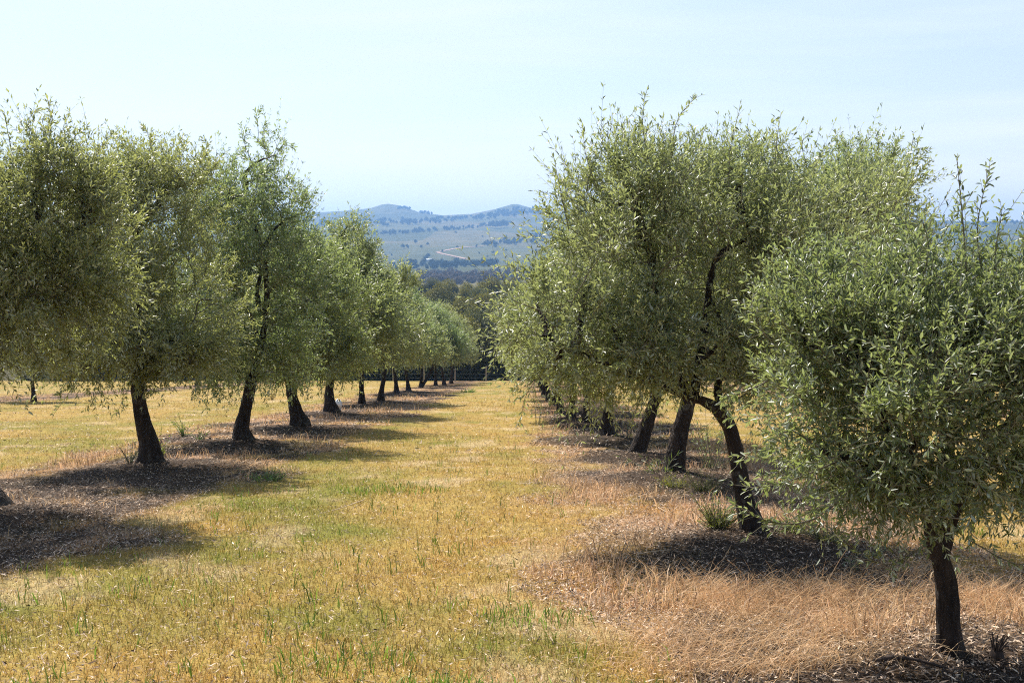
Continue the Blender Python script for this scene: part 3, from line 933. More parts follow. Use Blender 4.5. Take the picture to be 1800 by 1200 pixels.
def blades(g, rng, x, y, h, wd, lean, c, segs=2):
    n = len(x)
    z = terrain(x, y) - .004
    B = np.stack([x, y, z], 1)
    a = rng.uniform(0, 2 * np.pi, n)
    ld = np.stack([np.cos(a), np.sin(a), np.zeros(n)], 1)
    fa = rng.uniform(0, np.pi, n)
    S = np.stack([np.cos(fa), np.sin(fa), np.zeros(n)], 1)
    up = np.array([0, 0, 1.])
    h = h[:, None]; wd = wd[:, None]; lean = lean[:, None]
    tip = B + up * h * np.sqrt(np.clip(1 - (lean * .8) ** 2, .05, 1)) + ld * h * lean
    i = np.arange(n)
    if segs == 1:
        v = np.stack([B - S * wd / 2, B + S * wd / 2, tip], 1); k = 3
        t = np.stack([i * 3, i * 3 + 1, i * 3 + 2], 1)
        g.add(v.reshape(-1, 3), None, t, np.repeat(c, 3, 0))
    else:
        mid = B + up * h * .6 + ld * h * lean * .28
        v = np.stack([B - S * wd / 2, B + S * wd / 2, mid + S * wd * .4, mid - S * wd * .4, tip], 1)
        q = np.stack([i * 5, i * 5 + 1, i * 5 + 2, i * 5 + 3], 1); t = np.stack([i * 5 + 3, i * 5 + 2, i * 5 + 4], 1)
        g.add(v.reshape(-1, 3), q, t, np.repeat(c, 5, 0))


def jitter_colour(rng, c, amt=.25):
    n = len(c)
    c = c * rng.uniform(1 - amt, 1 + amt, (n, 1))
    t = rng.random(n)
    c = mixc(c, np.broadcast_to(STRAW, c.shape), (t < .10) * .8)
    c = mixc(c, np.broadcast_to(GREEN, c.shape), ((t > .90) * .6))
    c = mixc(c, np.broadcast_to(ORANGE, c.shape), (((t > .6) & (t < .75)) * .5))
    return c


rng = np.random.default_rng(77)
g = Geo()
for (n, d0, d1, p, hh, ww, segs) in ((150000, 4.3, 12, 1.0, .046, .0048, 2), (230000, 12, 40, 1.6, .052, .0085, 1), (130000, 38, 108, 1.6, .06, .022, 1)):
    x, y = view_points(rng, n, d0, d1, p)
    s = strip_mask(x, y); b = mulch_shade_mask(x, y)
    keep = rng.random(n) > np.clip(s * .45 + b * .9, 0, .985)
    x, y, s = x[keep], y[keep], s[keep]
    m = len(x)
    tall = fbm(x / .8, y / .8, 61, 2)
    h = hh * rng.uniform(.5, 1.45, m) * (.6 + .9 * tall)
    wv = ww * rng.uniform(.6, 1.3, m)
    c = jitter_colour(rng, grass_colour(x, y))
    blades(g, rng, x, y, h, wv, rng.uniform(.3, 1.15, m), c, segs)
tag(link('grass', g.mesh('grass', M_GRASS)), 'short mown grass, golden dry with green patches, in the alleys', 'grass', kind='stuff')

# scattered coarser green blades that stand above the sward
g = Geo()
x, y = view_points(rng, 1500, 4.4, 26, 1.2)
k = (strip_mask(x, y) < .3) & (fbm(x / .9, y / 1.1, 5, 4) > .44)
x, y = x[k], y[k]
x = np.repeat(x, 4) + rng.normal(0, .035, len(x) * 4); y = np.repeat(y, 4) + rng.normal(0, .035, len(y) * 4)
m = len(x)
blades(g, rng, x, y, rng.uniform(.07, .17, m), rng.uniform(.005, .009, m), rng.uniform(.2, .9, m), col(.15, .24, .03) * rng.uniform(.6, 1.4, (m, 1)))
# green clumps along the bottom edge
for cx, cy, r, nn in ((-.35, 4.95, .45, 420), (.55, 4.8, .55, 420), (-1.9, 4.9, .35, 160), (-2.35, 5.0, .3, 150), (.15, 6.6, .4, 120), (1.1, 4.9, .3, 120), (-1.5, 13.3, .7, 260), (-.9, 5.6, .4, 120)):
    a = rng.uniform(0, 6.28, nn); q = rng.random(nn) ** .6 * r
    m = nn
    blades(g, rng, cx + np.cos(a) * q, cy + np.sin(a) * q * .6, rng.uniform(.06, .15, m), rng.uniform(.005, .009, m), rng.uniform(.3, .95, m), col(.16, .27, .03) * rng.uniform(.6, 1.4, (m, 1)))
tag(link('green_grass', g.mesh('green_grass', M_GRASS)), 'coarse bright green grass blades sprouting above the dry turf', 'grass', kind='stuff')

# long dry grass of the tree strips
g = Geo()
x, y = view_points(rng, 150000, 4.5, 60, 1.35)
s = strip_mask(x, y); b = mulch_shade_mask(x, y)
dens = fbm(x / .9, y / .9, 91, 3)
k = (s > .5) & (rng.random(len(x)) < np.clip((dens - .42) * 4, 0, 1)) & (b < .5)
x, y = x[k], y[k]; m = len(x)
c = mixc(np.broadcast_to(PINK, (m, 3)), np.broadcast_to(STRAW, (m, 3)), rng.random(m) * .7)
blades(g, rng, x, y, rng.uniform(.08, .24, m), rng.uniform(.004, .008, m) * (1 + y / 20), rng.uniform(.3, 1.0, m), c * rng.uniform(.6, 1.3, (m, 1)))


# the tall bleached stand in the right foreground: arching stems
def arching(g, rng, cx, cy, sx, sy, n, L0, L1, wd, c0, lean0=.5):
    x = rng.normal(cx, sx, n); y = rng.normal(cy, sy, n)
    z = terrain(x, y)
    a = rng.normal(0, .8, n) + rng.choice([0, math.pi], n, p=[.62, .38])
    ld = np.stack([np.cos(a), np.sin(a) * .6, np.zeros(n)], 1)
    L = rng.uniform(L0, L1, n)[:, None]
    ln = rng.uniform(lean0, 1.25, n)[:, None]
    K = 5
    S = np.stack([-np.sin(a), np.cos(a), np.zeros(n)], 1) * .5 + rng.normal(0, .5, (n, 3)); S = unit(S)
    B = np.stack([x, y, z], 1)
    P = []
    for t in np.linspace(0, 1, K):
        up = np.array([0, 0, 1.]) * (t * (1.05 - ln * .35) - .42 * ln * t * t)
        P.append(B + L * (up + ld * (ln * .75 * t ** 1.5)))
    P = np.stack(P, 1)
    ww = np.linspace(1, .35, K)[None, :, None] * wd
    v = np.stack([P - S[:, None] * ww, P + S[:, None] * ww], 2).reshape(n, -1, 3)
    b = np.arange(n)[:, None] * (2 * K) + np.arange(K - 1)[None] * 2
    q = np.stack([b, b + 1, b + 3, b + 2], -1).reshape(-1, 4)
    c = mixc(np.broadcast_to(c0[0], (n, 3)), np.broadcast_to(c0[1], (n, 3)), rng.random(n)) * rng.uniform(.7, 1.25, (n, 1))
    g.add(v.reshape(-1, 3), q, None, np.repeat(c, 2 * K, 0))


CT = (col(.66, .39, .18), col(.74, .54, .32))
for px, py, sx, sy, n in ((1290, 1060, .22, .22, 800), (1210, 1040, .2, .25, 330), (1420, 1050, .28, .22, 900), (1540, 1060, .25, .2, 420), (1745, 1060, .2, .2, 850),
                          (1380, 1100, .35, .15, 450), (1600, 1010, .3, .2, 350), (1300, 1140, .4, .1, 350), (1850, 1100, .3, .2, 400), (1480, 1130, .3, .1, 260), (1180, 1120, .35, .2, 450), (1280, 1175, .4, .12, 450), (1420, 1170, .35, .1, 420)):
    d = depth_of(py); p = at(px, py, d)
    arching(g, rng, p[0], p[1], sx, sy, n, .14, .40, .0016, CT)
for (px, py) in ((1000, 900), (1080, 870), (960, 960), (330, 900), (120, 890), (430, 820), (620, 760), (700, 730), (930, 780), (1000, 800), (1060, 1010), (1180, 1150)):
    d = depth_of(py); p = at(px, py, d)
    arching(g, rng, p[0], p[1], .25, .3, 140, .08, .22, .0012 + d * .00019, CT)
tag(link('dry_grass', g.mesh('dry_grass', M_GRASS)), 'long bleached orange and straw coloured dry grass under the trees', 'grass', kind='stuff')

# fallen leaves, prunings and clippings lying under the rows
g = Geo()
for (n, d0, d1, L0, Wd, dens0) in ((330000, 4.5, 20, .046, .0095, 1.0), (170000, 19, 90, .09, .024, 1.0)):
    x, y = view_points(rng, n, d0, d1, 1.5)
    s = strip_mask(x, y); b = mulch_shade_mask(x, y)
    k = (s > .3) | (rng.random(n) < .12)
    x, y, s, b = x[k], y[k], s[k], b[k]; m = len(x)
    B = np.stack([x, y, terrain(x, y) + rng.uniform(.002, .02, m)], 1)
    a = rng.uniform(0, 2 * np.pi, m)
    D = unit(np.stack([np.cos(a), np.sin(a), rng.normal(.12, .32, m)], 1))
    Nn = unit(np.array([0, 0, 1.]) + rng.normal(0, .55, (m, 3)))
    v0 = g.n
    L = L0 * rng.uniform(.4, 1.5, m); Wv = Wd * rng.uniform(.4, 1.2, m)
    g.leaves(B, D, Nn, L, Wv, False, .15)
    r = rng.random(m)
    c = mixc(np.broadcast_to(col(.50, .345, .235), (m, 3)), np.broadcast_to(col(.78, .62, .46), (m, 3)), r ** 1.5)
    dk = rng.random(m) < np.where(s > .3, .18 + .52 * b, .08)  # more dark flecks near the trunks, shade put into the litter colour
    c = np.where(dk[:, None], MULCH_SHADE * 1.6, c) * rng.uniform(.6, 1.2, (m, 1))
    g.c.append(np.repeat(c, 4, 0))
tag(link('leaf_litter', g.mesh('leaf_litter', M_LITTER)), 'pinkish brown fallen leaves and clippings strewn under the tree rows', 'leaf litter', kind='stuff')


# ------------------------------------------------------------------ weeds, bushes and small things under the trees
def plant(px, py, h, spread, nst, name, label, cat, tint=(1, 1, 1), ll=.04, lw=.35, pairs=7, dry=False, mat=None, group=None, droop=0.0):
    rr = np.random.default_rng(int(px * 7 + py))
    d = depth_of(py); p = at(px, py, d); x, y = p[0], p[1]
    e = empty(name, (x, y, float(terrain(x, y)) - .01), label, cat, group)
    st, lf = Geo(), Geo()
    a = rr.uniform(0, 6.28, nst); q = rr.random(nst) ** .5
    B = np.stack([np.cos(a) * q * spread * .25, np.sin(a) * q * spread * .25, np.zeros(nst)], 1)
    D = unit(np.stack([np.cos(a) * q * spread / h, np.sin(a) * q * spread / h, np.ones(nst)], 1) + rr.normal(0, .28, (nst, 3)))
    L = h * rr.uniform(.6, 1.05, nst)
    Cv = rr.normal(0, .25, (nst, 3)); Cv[:, 2] -= droop
    twigs_and_leaves(rr, st, lf, B, D, L, pairs, ll, lw, False, Cv, rad=.003 + d * .00012)
    link('stems', st.mesh('stems', M_TWIG), e)
    o = link('leaves', lf.mesh('leaves', mat or M_WEED), e); o.color = (*tint, 1)
    return e


plant(1262, 945, .30, .20, 90, 'weed_bush', 'feathery bright green bush beside the foot of the arching trunk', 'weed', (1.0, .8, .5), .03, .3, 12)
plant(322, 768, .42, .16, 14, 'weed', 'upright dark green weed standing between two trunks at left', 'weed', (.7, .8, .8), .07, .35, 8)
plant(352, 778, .25, .2, 10, 'weed', 'low dark green weed left of the third left trunk', 'weed', (.6, .75, .8), .06, .4, 5)
plant(285, 800, .45, .15, 10, 'weed', 'thin yellow green sprout just behind the thick black trunk', 'weed', (1.3, 1.1, .6), .07, .3, 6)
plant(228, 820, .30, .12, 12, 'root_sucker', 'small dark sucker at the left foot of the thick black trunk', 'sucker', (.4, .42, .5), .05, .4, 6, mat=M_LEAF)
plant(575, 712, 1.0, .5, 12, 'dry_shrub', 'thin bare reddish shrub behind the fifth left tree', 'shrub', (2.2, .95, .8), .08, .2, 8)
plant(478, 705, .55, .2, 8, 'seed_stalk', 'brown seeded dock stalks beside the fourth left tree', 'weed', (1.5, .6, .5), .05, .6, 12)
plant(1158, 842, .42, .45, 12, 'strap_leaf_plant', 'grey green strap leaved plant left of the thick reddish trunk', 'plant', (.7, .7, .9), .14, .09, 4, droop=.35)
plant(1240, 862, .28, .4, 60, 'weed_bush', 'yellow green grassy bush to the right of the thick reddish trunk', 'weed', (1.1, .75, .5), .05, .12, 8)
plant(1180, 858, .2, .3, 60, 'grass_tussock', 'bright yellow green tussock in front of the thick reddish trunk', 'tussock', (1.4, .95, .4), .06, .1, 7)
plant(1102, 775, 1.3, .3, 5, 'sapling', 'slender olive sucker standing between the fourth and fifth right trunks', 'sapling', (.9, .95, .9), .07, .26, 12, mat=M_LEAF)
plant(945, 745, .95, .35, 6, 'sapling', 'thin pinkish sapling under the left edge of the right hand crown', 'sapling', (1, 1, .8), .07, .26, 9, mat=M_LEAF)
plant(1255, 830, 1.25, .5, 16, 'sapling', 'leafy olive sucker clump between the thick reddish trunk and the arching trunk', 'sapling', (.8, .9, .9), .075, .26, 12, mat=M_LEAF)
plant(1400, 950, .22, .25, 40, 'grass_tussock', 'low green tussock just right of the arching trunk', 'tussock', (1.1, .95, .5), .06, .1, 6)
plant(1455, 960, .25, .25, 40, 'grass_tussock', 'olive green tussock midway between the two nearest right trunks', 'tussock', (1.1, .85, .45), .06, .1, 6)
plant(1545, 985, .42, .12, 7, 'sapling', 'small olive seedling with broad pale leaves left of the nearest trunk', 'sapling', (.9, 1, 1), .055, .3, 6, mat=M_LEAF)
plant(1500, 1000, .34, .12, 6, 'sapling', 'small dark olive seedling in the litter between the nearest trunks', 'sapling', (.8, .85, .9), .055, .3, 5, mat=M_LEAF)
plant(822, 690, .35, .9, 40, 'weed_bush', 'low green weed patch at the alley edge near the far end', 'weed', (.8, 1.0, .6), .12, .3, 5)
plant(470, 845, .22, .5, 50, 'weed_bush', 'low dark green weeds in the shade in front of the left trunks', 'weed', (.7, .9, .8), .05, .3, 6)

M_STRAWM = plain('dead_stem', (.50, .38, .25), .7, .3, 40, .3)
M_DEAD = plain('dead_wood', (.05, .036, .03), .85, .2, 25, .4)


def stick(name, pts, rad, mat, label, cat, group=None):
    """a dead stem or branch through photo pixels, lifted off the ground by the third number (metres)"""
    P = []
    for px, py, lift in pts:
        d = depth_of(py); q = at(px, py, d)
        P.append([q[0], q[1], float(terrain(q[0], q[1])) + lift])
    P = np.array(P); o = P[0].copy()
    g = Geo(); path = catmull(P - o, 12)
    g.tubes(path[None], np.linspace(rad, rad * .45, 12)[None], 7)
    ob = link(name, g.mesh(name, mat, True), None, o)
    return tag(ob, label, cat, group)


stick('fallen_branch', [(1535, 1180, .02), (1570, 1182, .035), (1610, 1184, .03), (1665, 1192, .02)], .014, M_DEAD, 'dark dead branch lying on the ground at the foot of the nearest right tree', 'branch')
stick('dry_stalk', [(1440, 1060, .0), (1452, 1063, .15), (1470, 1068, .30), (1485, 1075, .42)], .003, M_STRAWM, 'single tall pale dry stem leaning right in the long grass', 'dry stem')
stick('dry_stalk', [(1258, 1010, .0), (1268, 1012, .1), (1285, 1014, .24)], .003, M_STRAWM, 'pale dry stem leaning right below the arching trunk', 'dry stem')
stick('dry_stalk', [(232, 895, .0), (233, 895, .12), (231, 896, .28)], .004, M_STRAWM, 'short pale upright stalk in the litter in front of the thick black trunk', 'dry stem')
stick('dry_twig', [(1495, 1070, .03), (1515, 1078, .08), (1530, 1090, .04)], .005, M_DEAD, 'small dark forked dead twig caught in the long dry grass', 'twig')
for i, (a, b) in enumerate((((640, 880), (560, 905)), ((1150, 890), (1180, 905)), ((1120, 980), (1180, 975)))):
    stick('pruned_stick', [(a[0], a[1], .02), ((a[0] + b[0]) / 2, (a[1] + b[1]) / 2 + 3, .04), (b[0], b[1], .02)], .006, M_STRAWM,
          ['bent pale stick lying on the sunlit grass beyond the left shade', 'pale pruned stick on the dark litter below the thick reddish trunk', 'pale pruned stick in the dappled litter left of the arching trunk'][i], 'stick')

# burnt stump with broken twigs, bottom right
d = depth_of(1172); p = at(1752, 1172, d)
e = empty('dead_stump', (p[0], p[1], float(terrain(p[0], p[1]))), 'small blackened stump of broken upright twigs at the bottom right corner', 'stump')
g = Geo(); g.trunk([(0, 0, -.03), (0, 0, .02), (.005, 0, .05)], [.035, .03, .022], 10, 2, .5, 6); link('base', g.mesh('base', M_DEAD, True), e)
g = Geo()
for k in range(9):
    a = k * .7; hh = .09 + .05 * math.sin(k * 3.1)
    pp = catmull([(0.012 * math.cos(a), .012 * math.sin(a), .03), (.025 * math.cos(a), .025 * math.sin(a), .03 + hh * .5), (.045 * math.cos(a) + .01, .04 * math.sin(a), .03 + hh)], 6)
    g.tubes(pp[None], np.linspace(.007, .003, 6)[None], 6)
link('twigs', g.mesh('twigs', M_DEAD, True), e)

# the white rag / bag against the fifth left trunk
d = depth_of(722); p = at(595, 722, d)
rr = np.random.default_rng(4)
th = np.linspace(0, 2 * np.pi, 25)[:-1]; ph = np.linspace(.08, math.pi - .05, 12)
A, Pp = np.meshgrid(th, ph)
rad = 1 + .5 * (fbm(np.cos(A) * 2 + 4, Pp * 2.2 + np.sin(A) * 2, 9, 4) - .5) * 2
v = np.stack([np.sin(Pp) * np.cos(A) * .12 * rad, np.sin(Pp) * np.sin(A) * .12 * rad, .17 + np.cos(Pp) * .17 * rad * (1 + .25 * np.cos(A * 2))], -1).reshape(-1, 3)
q = []
for i in range(11):
    for j in range(24):
        q.append([i * 24 + j, (i + 1) * 24 + j, (i + 1) * 24 + (j + 1) % 24, i * 24 + (j + 1) % 24])
bag = link('plastic_bag', mesh_np('plastic_bag', v, np.array(q), plain('bag_white', (.75, .76, .78), .45, .5, 12, .1), None, False), None, (p[0], p[1], float(terrain(p[0], p[1]))))
tag(bag, 'crumpled white bag resting against the trunk of the fifth left tree', 'bag')

# ------------------------------------------------------------------ fence at the end of the alley
M_POST = plain('fence_wood', (.30, .26, .21), .85, .2, 20, .3)
M_WIRE = plain('wire', (.40, .39, .37), .5, .5)
FY = 107.5
fe = empty('wire_fence', (0, FY, SL * FY), 'low wire fence with thin pale posts at the end of the grass alley', 'fence')
xsf = np.arange(-46, 50, 3.1)
tops = []
for i, x in enumerate(xsf):
    g = Geo(); z = float(terrain(x, FY)) - SL * FY
    h = 1.45 + .12 * math.sin(i * 2.3)
    g.tubes(np.array([[[x, 0, z - .2], [x + .01, 0, z + h * .5], [x + .03 * math.sin(i), 0, z + h]]]), np.array([[.06, .055, .05]]), 8)
    link('post', g.mesh('post', M_POST, True), fe)
for hz in (.35, .75, 1.2):
    g = Geo()
    pth = np.array([[x, -.06, float(terrain(x, FY)) - SL * FY + hz + (.03 * math.sin(i * 3.1))] for i, x in enumerate(xsf)])
    g.tubes(pth[None], np.full((1, len(xsf)), .0015), 4)
    link('wire', g.mesh('wire', M_WIRE), fe)


# ------------------------------------------------------------------ evergreen woods beyond the field
def bush_tree(seed, h, r, n, size, mat, trunk=True, blobs=7, low=.12):
    """round headed tree from leaf sprays set in several masses on a forked trunk"""
    rr = np.random.default_rng(seed)
    cr, tr = Geo(), Geo()
    bl = []
    for k in range(blobs):
        a = rr.uniform(0, 6.28); q = rr.uniform(.2, .62) * r; zz = h * rr.uniform(low + .25, .74)
        bl.append((np.array([math.cos(a) * q, math.sin(a) * q, zz]), r * rr.uniform(.42, .62)))
    bl.append((np.array([0, 0, h * .76]), r * .55))
    if low < .1 and trunk:
        bl += [(np.array([math.cos(a) * r * .5, math.sin(a) * r * .5, h * .12]), r * .42) for a in (0, 1.3, 2.6, 3.9, 5.2)]
    for c, q in bl:
        m = n // len(bl)
        d = unit(rr.normal(0, 1, (m, 3))); d[:, 2] *= .85
        rad = q * (rr.random((m, 1)) ** .35) * (1 + .25 * (vnoise(d[:, :1] * 3 + 9, d[:, 1:2] * 3 + d[:, 2:] * 2, seed) - .5) * 2)
        B = c + d * rad
        k = B[:, 2] > (-.1 if low < .1 else h * low)
        B, d = B[k], d[k]; m = len(B)
        D = unit(d + rr.normal(0, .8, (m, 3))); Nn = unit(d * .8 + np.array([0, 0, .5]) + rr.normal(0, .6, (m, 3)))
        L = size * rr.uniform(.6, 1.3, m)
        cr.leaves(B, D, Nn, L, L * .6)
    if trunk:
        tr.trunk([(0, 0, -.3), (0, 0, .2), (.1, 0, h * .25), (0, .1, h * .45)], [r * .09, r * .08, r * .06, r * .04], 8, seed, .4, 8)
        for c, q in bl:
            tr.tubes(limb(rr, np.array([.05, .02, h * .3]), c, 5)[None], np.linspace(r * .035, r * .012, 5)[None], 5)
    return (tr.mesh('trunk', M_BARK, True) if trunk else None, None, cr.mesh('crown', mat))


WV = [bush_tree(500 + k, 8, 3.6, 9500, .36, M_DARKLEAF, True, 9, .02) for k in range(4)]
WLAB = ['dense dark evergreen tree in the woods beyond the orchard', 'olive brown rounded tree in the woods beyond the orchard', 'dark grey green tree in the woods beyond the orchard']
WT = [(.85, .95, .85), (2.0, 1.95, .9), (1.3, 1.45, 1.1)]
wr = np.random.default_rng(9)


ORDN = ['first', 'second', 'third', 'fourth', 'fifth', 'sixth', 'seventh', 'eighth', 'ninth', 'tenth', 'eleventh', 'twelfth', 'thirteenth', 'fourteenth', 'fifteenth', 'sixteenth', 'seventeenth', 'eighteenth', 'nineteenth', 'twentieth'] + ['twenty-' + q for q in ('first', 'second', 'third', 'fourth', 'fifth', 'sixth', 'seventh', 'eighth', 'ninth')] + ['thirtieth'] + ['thirty-' + q for q in ('first', 'second', 'third', 'fourth')]
WK = ['dark evergreen', 'olive brown rounded tree', 'dark grey green tree']


def wood_tree(x, y, s, k, lab=None):
    e = place_tree(WV[int(wr.integers(4))], x, y, lab or WLAB[k], 'trees of the woods beyond the orchard', WT[k], wr.uniform(0, 6.28), s, 'evergreen_tree', 'tree')
    return e


for i in range(34):                              # the dark edge just behind the fence
    x = -50 + i * 3.1 + wr.uniform(-.8, .8)
    wood_tree(x, 112.5 + wr.uniform(0, 3), wr.uniform(.66, .82), kk := (0 if wr.random() < .75 else 2), '%s, %s from the left just behind the wire fence' % (WK[kk], ORDN[i]))
WPX = ((690, 600, 150, 1.1, 0), (730, 590, 140, 1.0, 2), (790, 560, 165, 1.0, 1), (800, 600, 135, .9, 1), (850, 590, 140, .9, 0), (900, 590, 150, 1.0, 2), (950, 590, 150, 1.0, 1), (830, 570, 170, .9, 2), (870, 570, 180, 1.0, 2),
                          (770, 550, 195, 1.2, 0), (815, 545, 215, 1.0, 1), (855, 548, 230, 1.1, 1), (888, 545, 225, 1.1, 2), (930, 550, 220, 1.1, 1), (745, 545, 230, 1.1, 1), (700, 550, 230, 1.2, 2),
                          (778, 535, 290, 1.3, 1), (820, 530, 300, 1.1, 1), (838, 528, 285, 1.1, 2), (865, 530, 320, 1.4, 1), (895, 530, 300, 1.2, 2), (930, 530, 300, 1.2, 1), (740, 530, 330, 1.2, 0),
                          (790, 520, 380, 1.2, 1), (820, 518, 400, 1.0, 1), (845, 516, 420, 1.0, 1), (870, 512, 400, 1.1, 0), (900, 515, 430, 1.2, 1), (760, 518, 420, 1.2, 2), (720, 518, 420, 1.2, 1), (940, 515, 450, 1.2, 1))
for band, (da, db, word) in enumerate(((0, 200, 'nearest'), (200, 270, 'second'), (270, 360, 'third'), (360, 999, 'farthest'))):
    for i, (px, py, d, s, k) in enumerate(sorted(q for q in WPX if da <= q[2] < db)):
        wood_tree((px - 900) / F * d, d, s, k, '%s, %s from the left in the %s line of the woods' % (WK[k], ORDN[i], word))
for i in range(44):                              # woods continuing to either side
    d = wr.uniform(140, 420); px = wr.choice([wr.uniform(-300, 660), wr.uniform(980, 2100)])
    wood_tree((px - 900) / F * d, d, wr.uniform(.9, 1.3), int(wr.integers(3)))

# ------------------------------------------------------------------ the valley and the hills
FV = [bush_tree(600 + k, 9, 4.6, 700, 1.3, M_FARTREE, False, 5, .0) for k in range(3)]
EV = bush_tree(650, 26, 7, 1500, 2.0, M_FARTREE, False, 9, .05)


def merged(name, spots, label, cat, seed, mat=None):
    """a far tree belt that reads as one mass"""
    rr = np.random.default_rng(seed); g = Geo()
    base = []
    for me in FV:
        a = np.empty(len(me[2].vertices) * 3, np.float32); me[2].vertices.foreach_get('co', a); a = a.reshape(-1, 3)
        t = np.empty(len(me[2].loops), np.int32); me[2].loops.foreach_get('vertex_index', t); base.append((a, t.reshape(-1, 3)))
    for (x, y, s) in spots:
        a, t = base[int(rr.integers(3))]
        k = rr.uniform(0, 6.28); c, q = math.cos(k), math.sin(k)
        v = a @ np.array([[c, q, 0], [-q, c, 0], [0, 0, 1]]) * np.array([s * rr.uniform(.8, 1.3), s, s * rr.uniform(.75, 1.25)])
        g.add(v + np.array([x, y, float(terrain(x, y)) - .6]), None, t)
    return tag(link(name, g.mesh(name, mat or M_FARTREE)), label, cat, kind='stuff')


def belt(px0, px1, pys, n, s0, s1, jit, seed):
    rr = np.random.default_rng(seed); out_ = []
    for k in range(n):
        px = px0 + (px1 - px0) * rr.random()
        py = np.interp(px, [p[0] for p in pys], [p[1] for p in pys]) + rr.normal(0, jit)
        x, y, z = hit(px, py)
        out_.append((x, y, rr.uniform(s0, s1)))
    return out_


merged('tree_belt', belt(560, 960, [(560, 396), (660, 393), (720, 391), (800, 386), (860, 381), (960, 372)], 170, .9, 1.9, 2.0, 1), 'upper belt of blue hazy trees below the twin hill tops', 'tree belt', 1)
merged('tree_belt', belt(600, 900, [(600, 416), (660, 411), (700, 410), (800, 403), (860, 397), (900, 393)], 130, .6, 1.2, 1.0, 2), 'thin middle belt of trees slanting across the pasture', 'tree belt', 2)
merged('tree_belt', belt(690, 872, [(690, 472), (745, 470), (800, 467), (872, 465)], 110, .7, 1.3, 1.8, 3), 'bushy belt of trees below the white farmhouse', 'tree belt', 3)
merged('tree_belt', belt(848, 960, [(848, 432), (880, 428), (960, 424)], 50, .6, 1.1, 2.5, 4), 'scattered blue trees on the slope at the right of the pasture', 'tree belt', 4)
merged('tree_belt', belt(600, 1000, [(600, 492), (1000, 488)], 260, .6, 1.0, 5.5, 5), 'grey violet leafless scrub along the valley floor', 'scrub', 5, M_SCRUB)
merged('tree_belt', belt(1660, 2000, [(1660, 396), (1760, 394), (2000, 394)], 60, .6, 1.4, 2, 6), 'row of small trees along the ridge at the right edge', 'tree belt', 6)
merged('tree_belt', belt(-500, 560, [(-500, 396), (560, 396)], 160, .8, 1.7, 5, 7), 'belt of hazy trees on the hills behind the left row', 'tree belt', 7)
merged('tree_belt', belt(980, 1660, [(980, 396), (1660, 402)], 160, .8, 1.7, 5, 8), 'belt of hazy trees on the hills behind the right row', 'tree belt', 8)
merged('tree_belt', belt(700, 760, [(700, 366), (722, 367), (740, 373), (760, 377)], 46, .8, 1.4, 1.0, 9), 'dark trees along the skyline right of the left summit', 'tree belt', 9)
merged('tree_belt', belt(870, 960, [(870, 375), (960, 370)], 60, .8, 1.6, 2.5, 10), 'trees on the flank of the right summit', 'tree belt', 10)
merged('tree_belt', belt(620, 960, [(620, 452), (960, 450)], 40, .25, .6, 16, 12), 'tiny scattered thorn bushes over the lower pasture', 'scrub', 12)

er = np.random.default_rng(3)
for i, (px, py, s) in enumerate(((861, 400, .85), (867, 401, 1.05), (873, 402, 1.1), (879, 401, 1.0), (885, 400, 1.1), (890, 400, .8), (936, 421, .7), (943, 421, .8), (950, 421, .75), (723, 391, .55), (730, 391, .6), (747, 390, .5))):
    x, y, z = hit(px, py)
    place_tree(EV, x, y, ('%s eucalyptus from the left in the dark grove below the right summit' % ORDN[i] if i < 6 else '%s eucalyptus in the small grove touching the right hand crown' % ORDN[i - 6] if i < 9 else '%s tall thin tree standing in the belt below the left summit' % ORDN[i - 9]),
               ['eucalyptus grove below the right summit', 'eucalyptus grove by the right crown', 'tall trees below the left summit'][0 if i < 6 else 1 if i < 9 else 2], (.9, 1, 1.1), er.uniform(0, 6), s, 'eucalyptus_tree', 'tree')
for i, (px, py, s, lab) in enumerate(((730, 428, 1.0, 'round hazy tree standing alone above the left part of the pasture'), (708, 436, 1.2, 'wide hazy tree at the left of the pasture beside the orchard crowns'), (716, 436, 1.0, 'hazy tree just right of the wide one on the pasture'),
                                     (741, 436, .9, 'small round tree in the middle of the pasture'), (752, 431, .7, 'small tree above the bend of the dirt road'), (752, 455, 1.3, 'tall tree behind the white farmhouse'), (746, 456, .8, 'low tree left of the white farmhouse'),
                                     (801, 410, .6, 'lone bush high on the open pasture'), (848, 417, .5, 'small lone bush on the upper right pasture'), (778, 443, .7, 'small tree at the bend of the dirt road'), (804, 436, .7, 'small tree beside the upper stretch of the dirt road'),
                                     (838, 434, .6, 'round bush at the end of the upper dirt road'), (870, 436, 1.0, 'wide bush at the right of the pasture near the crown'), (703, 463, .9, 'tree at the left end of the lower belt'), (842, 446, .5, 'tiny bush inside the loop of the dirt road'))):
    x, y, z = hit(px, py)
    place_tree((None, None, FV[i % 3][2]), x, y, lab, 'scattered trees on the far pasture', (.9, 1, 1), i * 1.1, s * (.9 if y < 2500 else 1.1), 'pasture_tree', 'tree')

# dirt road
M_ROAD = plain('dirt', (.42, .28, .20), .95, .1, .05, .15)


def road(pts, wd):
    P = [hit(*p) for p in pts]
    P = catmull(P, 60)
    T = unit(np.gradient(P, axis=0)); T[:, 2] = 0; T = unit(T)
    S = np.stack([T[:, 1], -T[:, 0], np.zeros(len(T))], 1)
    l = P - S * wd; r = P + S * wd
    for a in (l, r): a[:, 2] = terrain(a[:, 0], a[:, 1]) + .5
    v = np.stack([l, r], 1).reshape(-1, 3); i = np.arange(59) * 2
    return v, np.stack([i, i + 1, i + 3, i + 2], 1)


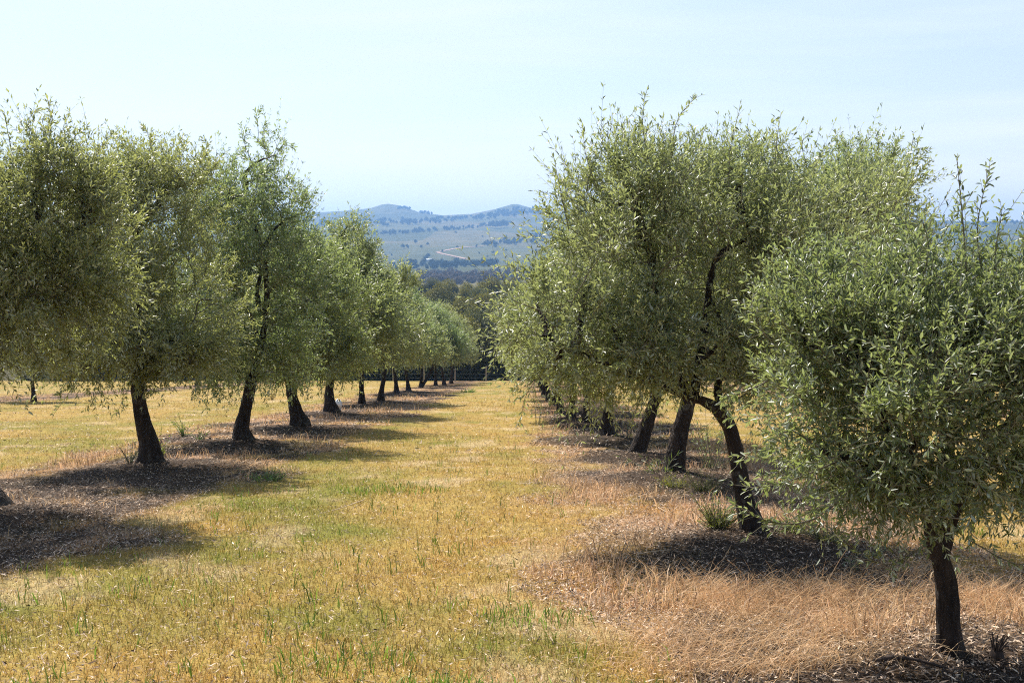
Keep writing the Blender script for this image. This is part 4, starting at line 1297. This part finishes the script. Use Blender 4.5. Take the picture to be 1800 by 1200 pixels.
g = Geo()
for pts in ([(768.7, 443.4), (780, 441.2), (808, 436), (823, 434.5), (850, 433)], [(768.7, 443.6), (777, 446), (789, 448.5), (806, 452.5), (823, 456)]):
    v, f = road(pts, 4.5); g.add(v, f)
link('dirt_road', g.mesh('dirt_road', M_ROAD))['kind'] = 'structure'


# white farmhouse
def box(g, x0, x1, y0, y1, z0, z1):
    v = np.array([(x, y, z) for z in (z0, z1) for x, y in ((x0, y0), (x1, y0), (x1, y1), (x0, y1))], float)
    g.add(v, np.array([(0, 3, 2, 1), (4, 5, 6, 7), (0, 1, 5, 4), (1, 2, 6, 5), (2, 3, 7, 6), (3, 0, 4, 7)]))


def gable(g, x0, x1, y0, y1, z0, z1, o=.5):
    ym = (y0 + y1) / 2
    v = np.array([(x0 - o, y0 - o, z0), (x1 + o, y0 - o, z0), (x1 + o, y1 + o, z0), (x0 - o, y1 + o, z0), (x0 - o, ym, z1), (x1 + o, ym, z1)], float)
    g.add(v, np.array([(0, 1, 5, 4), (2, 3, 4, 5), (0, 3, 2, 1)]), np.array([(0, 4, 3), (1, 2, 5)]))


hx, hy, hz = hit(754, 459.2)
he = empty('farmhouse', (hx, hy, hz - .3), 'small low white farmhouse on the far pasture beside the dirt road', 'house')
M_WHITE = plain('white_wall', (.80, .80, .78), .8); M_ROOF = plain('pale_roof', (.70, .70, .70), .5); M_GLASS = plain('dark_glass', (.03, .035, .04), .2, .5)
g = Geo(); box(g, -4.5, 6, -4, 4, 0, 3.2); box(g, -11, -4.5, -3, 3, 0, 2.5); box(g, 6, 11, -2.5, 3.5, 0, 2.4); link('wall', g.mesh('wall', M_WHITE), he)
g = Geo(); gable(g, -4.5, 6, -4, 4, 3.22, 5.4); gable(g, -11, -5.1, -3, 3, 2.52, 3.9, .45); gable(g, 6.6, 11, -2.5, 3.5, 2.42, 3.8, .45); link('roof', g.mesh('roof', M_ROOF), he)
for x in (-2.6, 3.2, -8, 8.4):
    g = Geo(); box(g, x, x + 1.2, (-4.06 if abs(x) < 4 else -3.06 if x < 0 else -2.56), (-3.9 if abs(x) < 4 else -2.9 if x < 0 else -2.4), .9, 2.1); link('window', g.mesh('window', M_GLASS), he)
g = Geo(); box(g, .3, 1.4, -4.07, -3.9, 0, 2.2); link('door', g.mesh('door', M_DEAD), he)

# ------------------------------------------------------------------ the air
m, ns, ls = mat_new('haze_air')
o = N(ns, 'ShaderNodeOutputMaterial'); pv = N(ns, 'ShaderNodeVolumePrincipled')
pv.inputs['Color'].default_value = (.30, .56, 1.0, 1)
pv.inputs['Density'].default_value = .00019
pv.inputs['Anisotropy'].default_value = 0.35
ls.new(pv.outputs[0], o.inputs['Volume'])
g = Geo(); box(g, -7200, 7200, -60, 6450, -120, 245)
hz = link('haze', g.mesh('haze', m)); hz['kind'] = 'stuff'; hz['label'] = 'thin blue haze over the valley and the far hills'
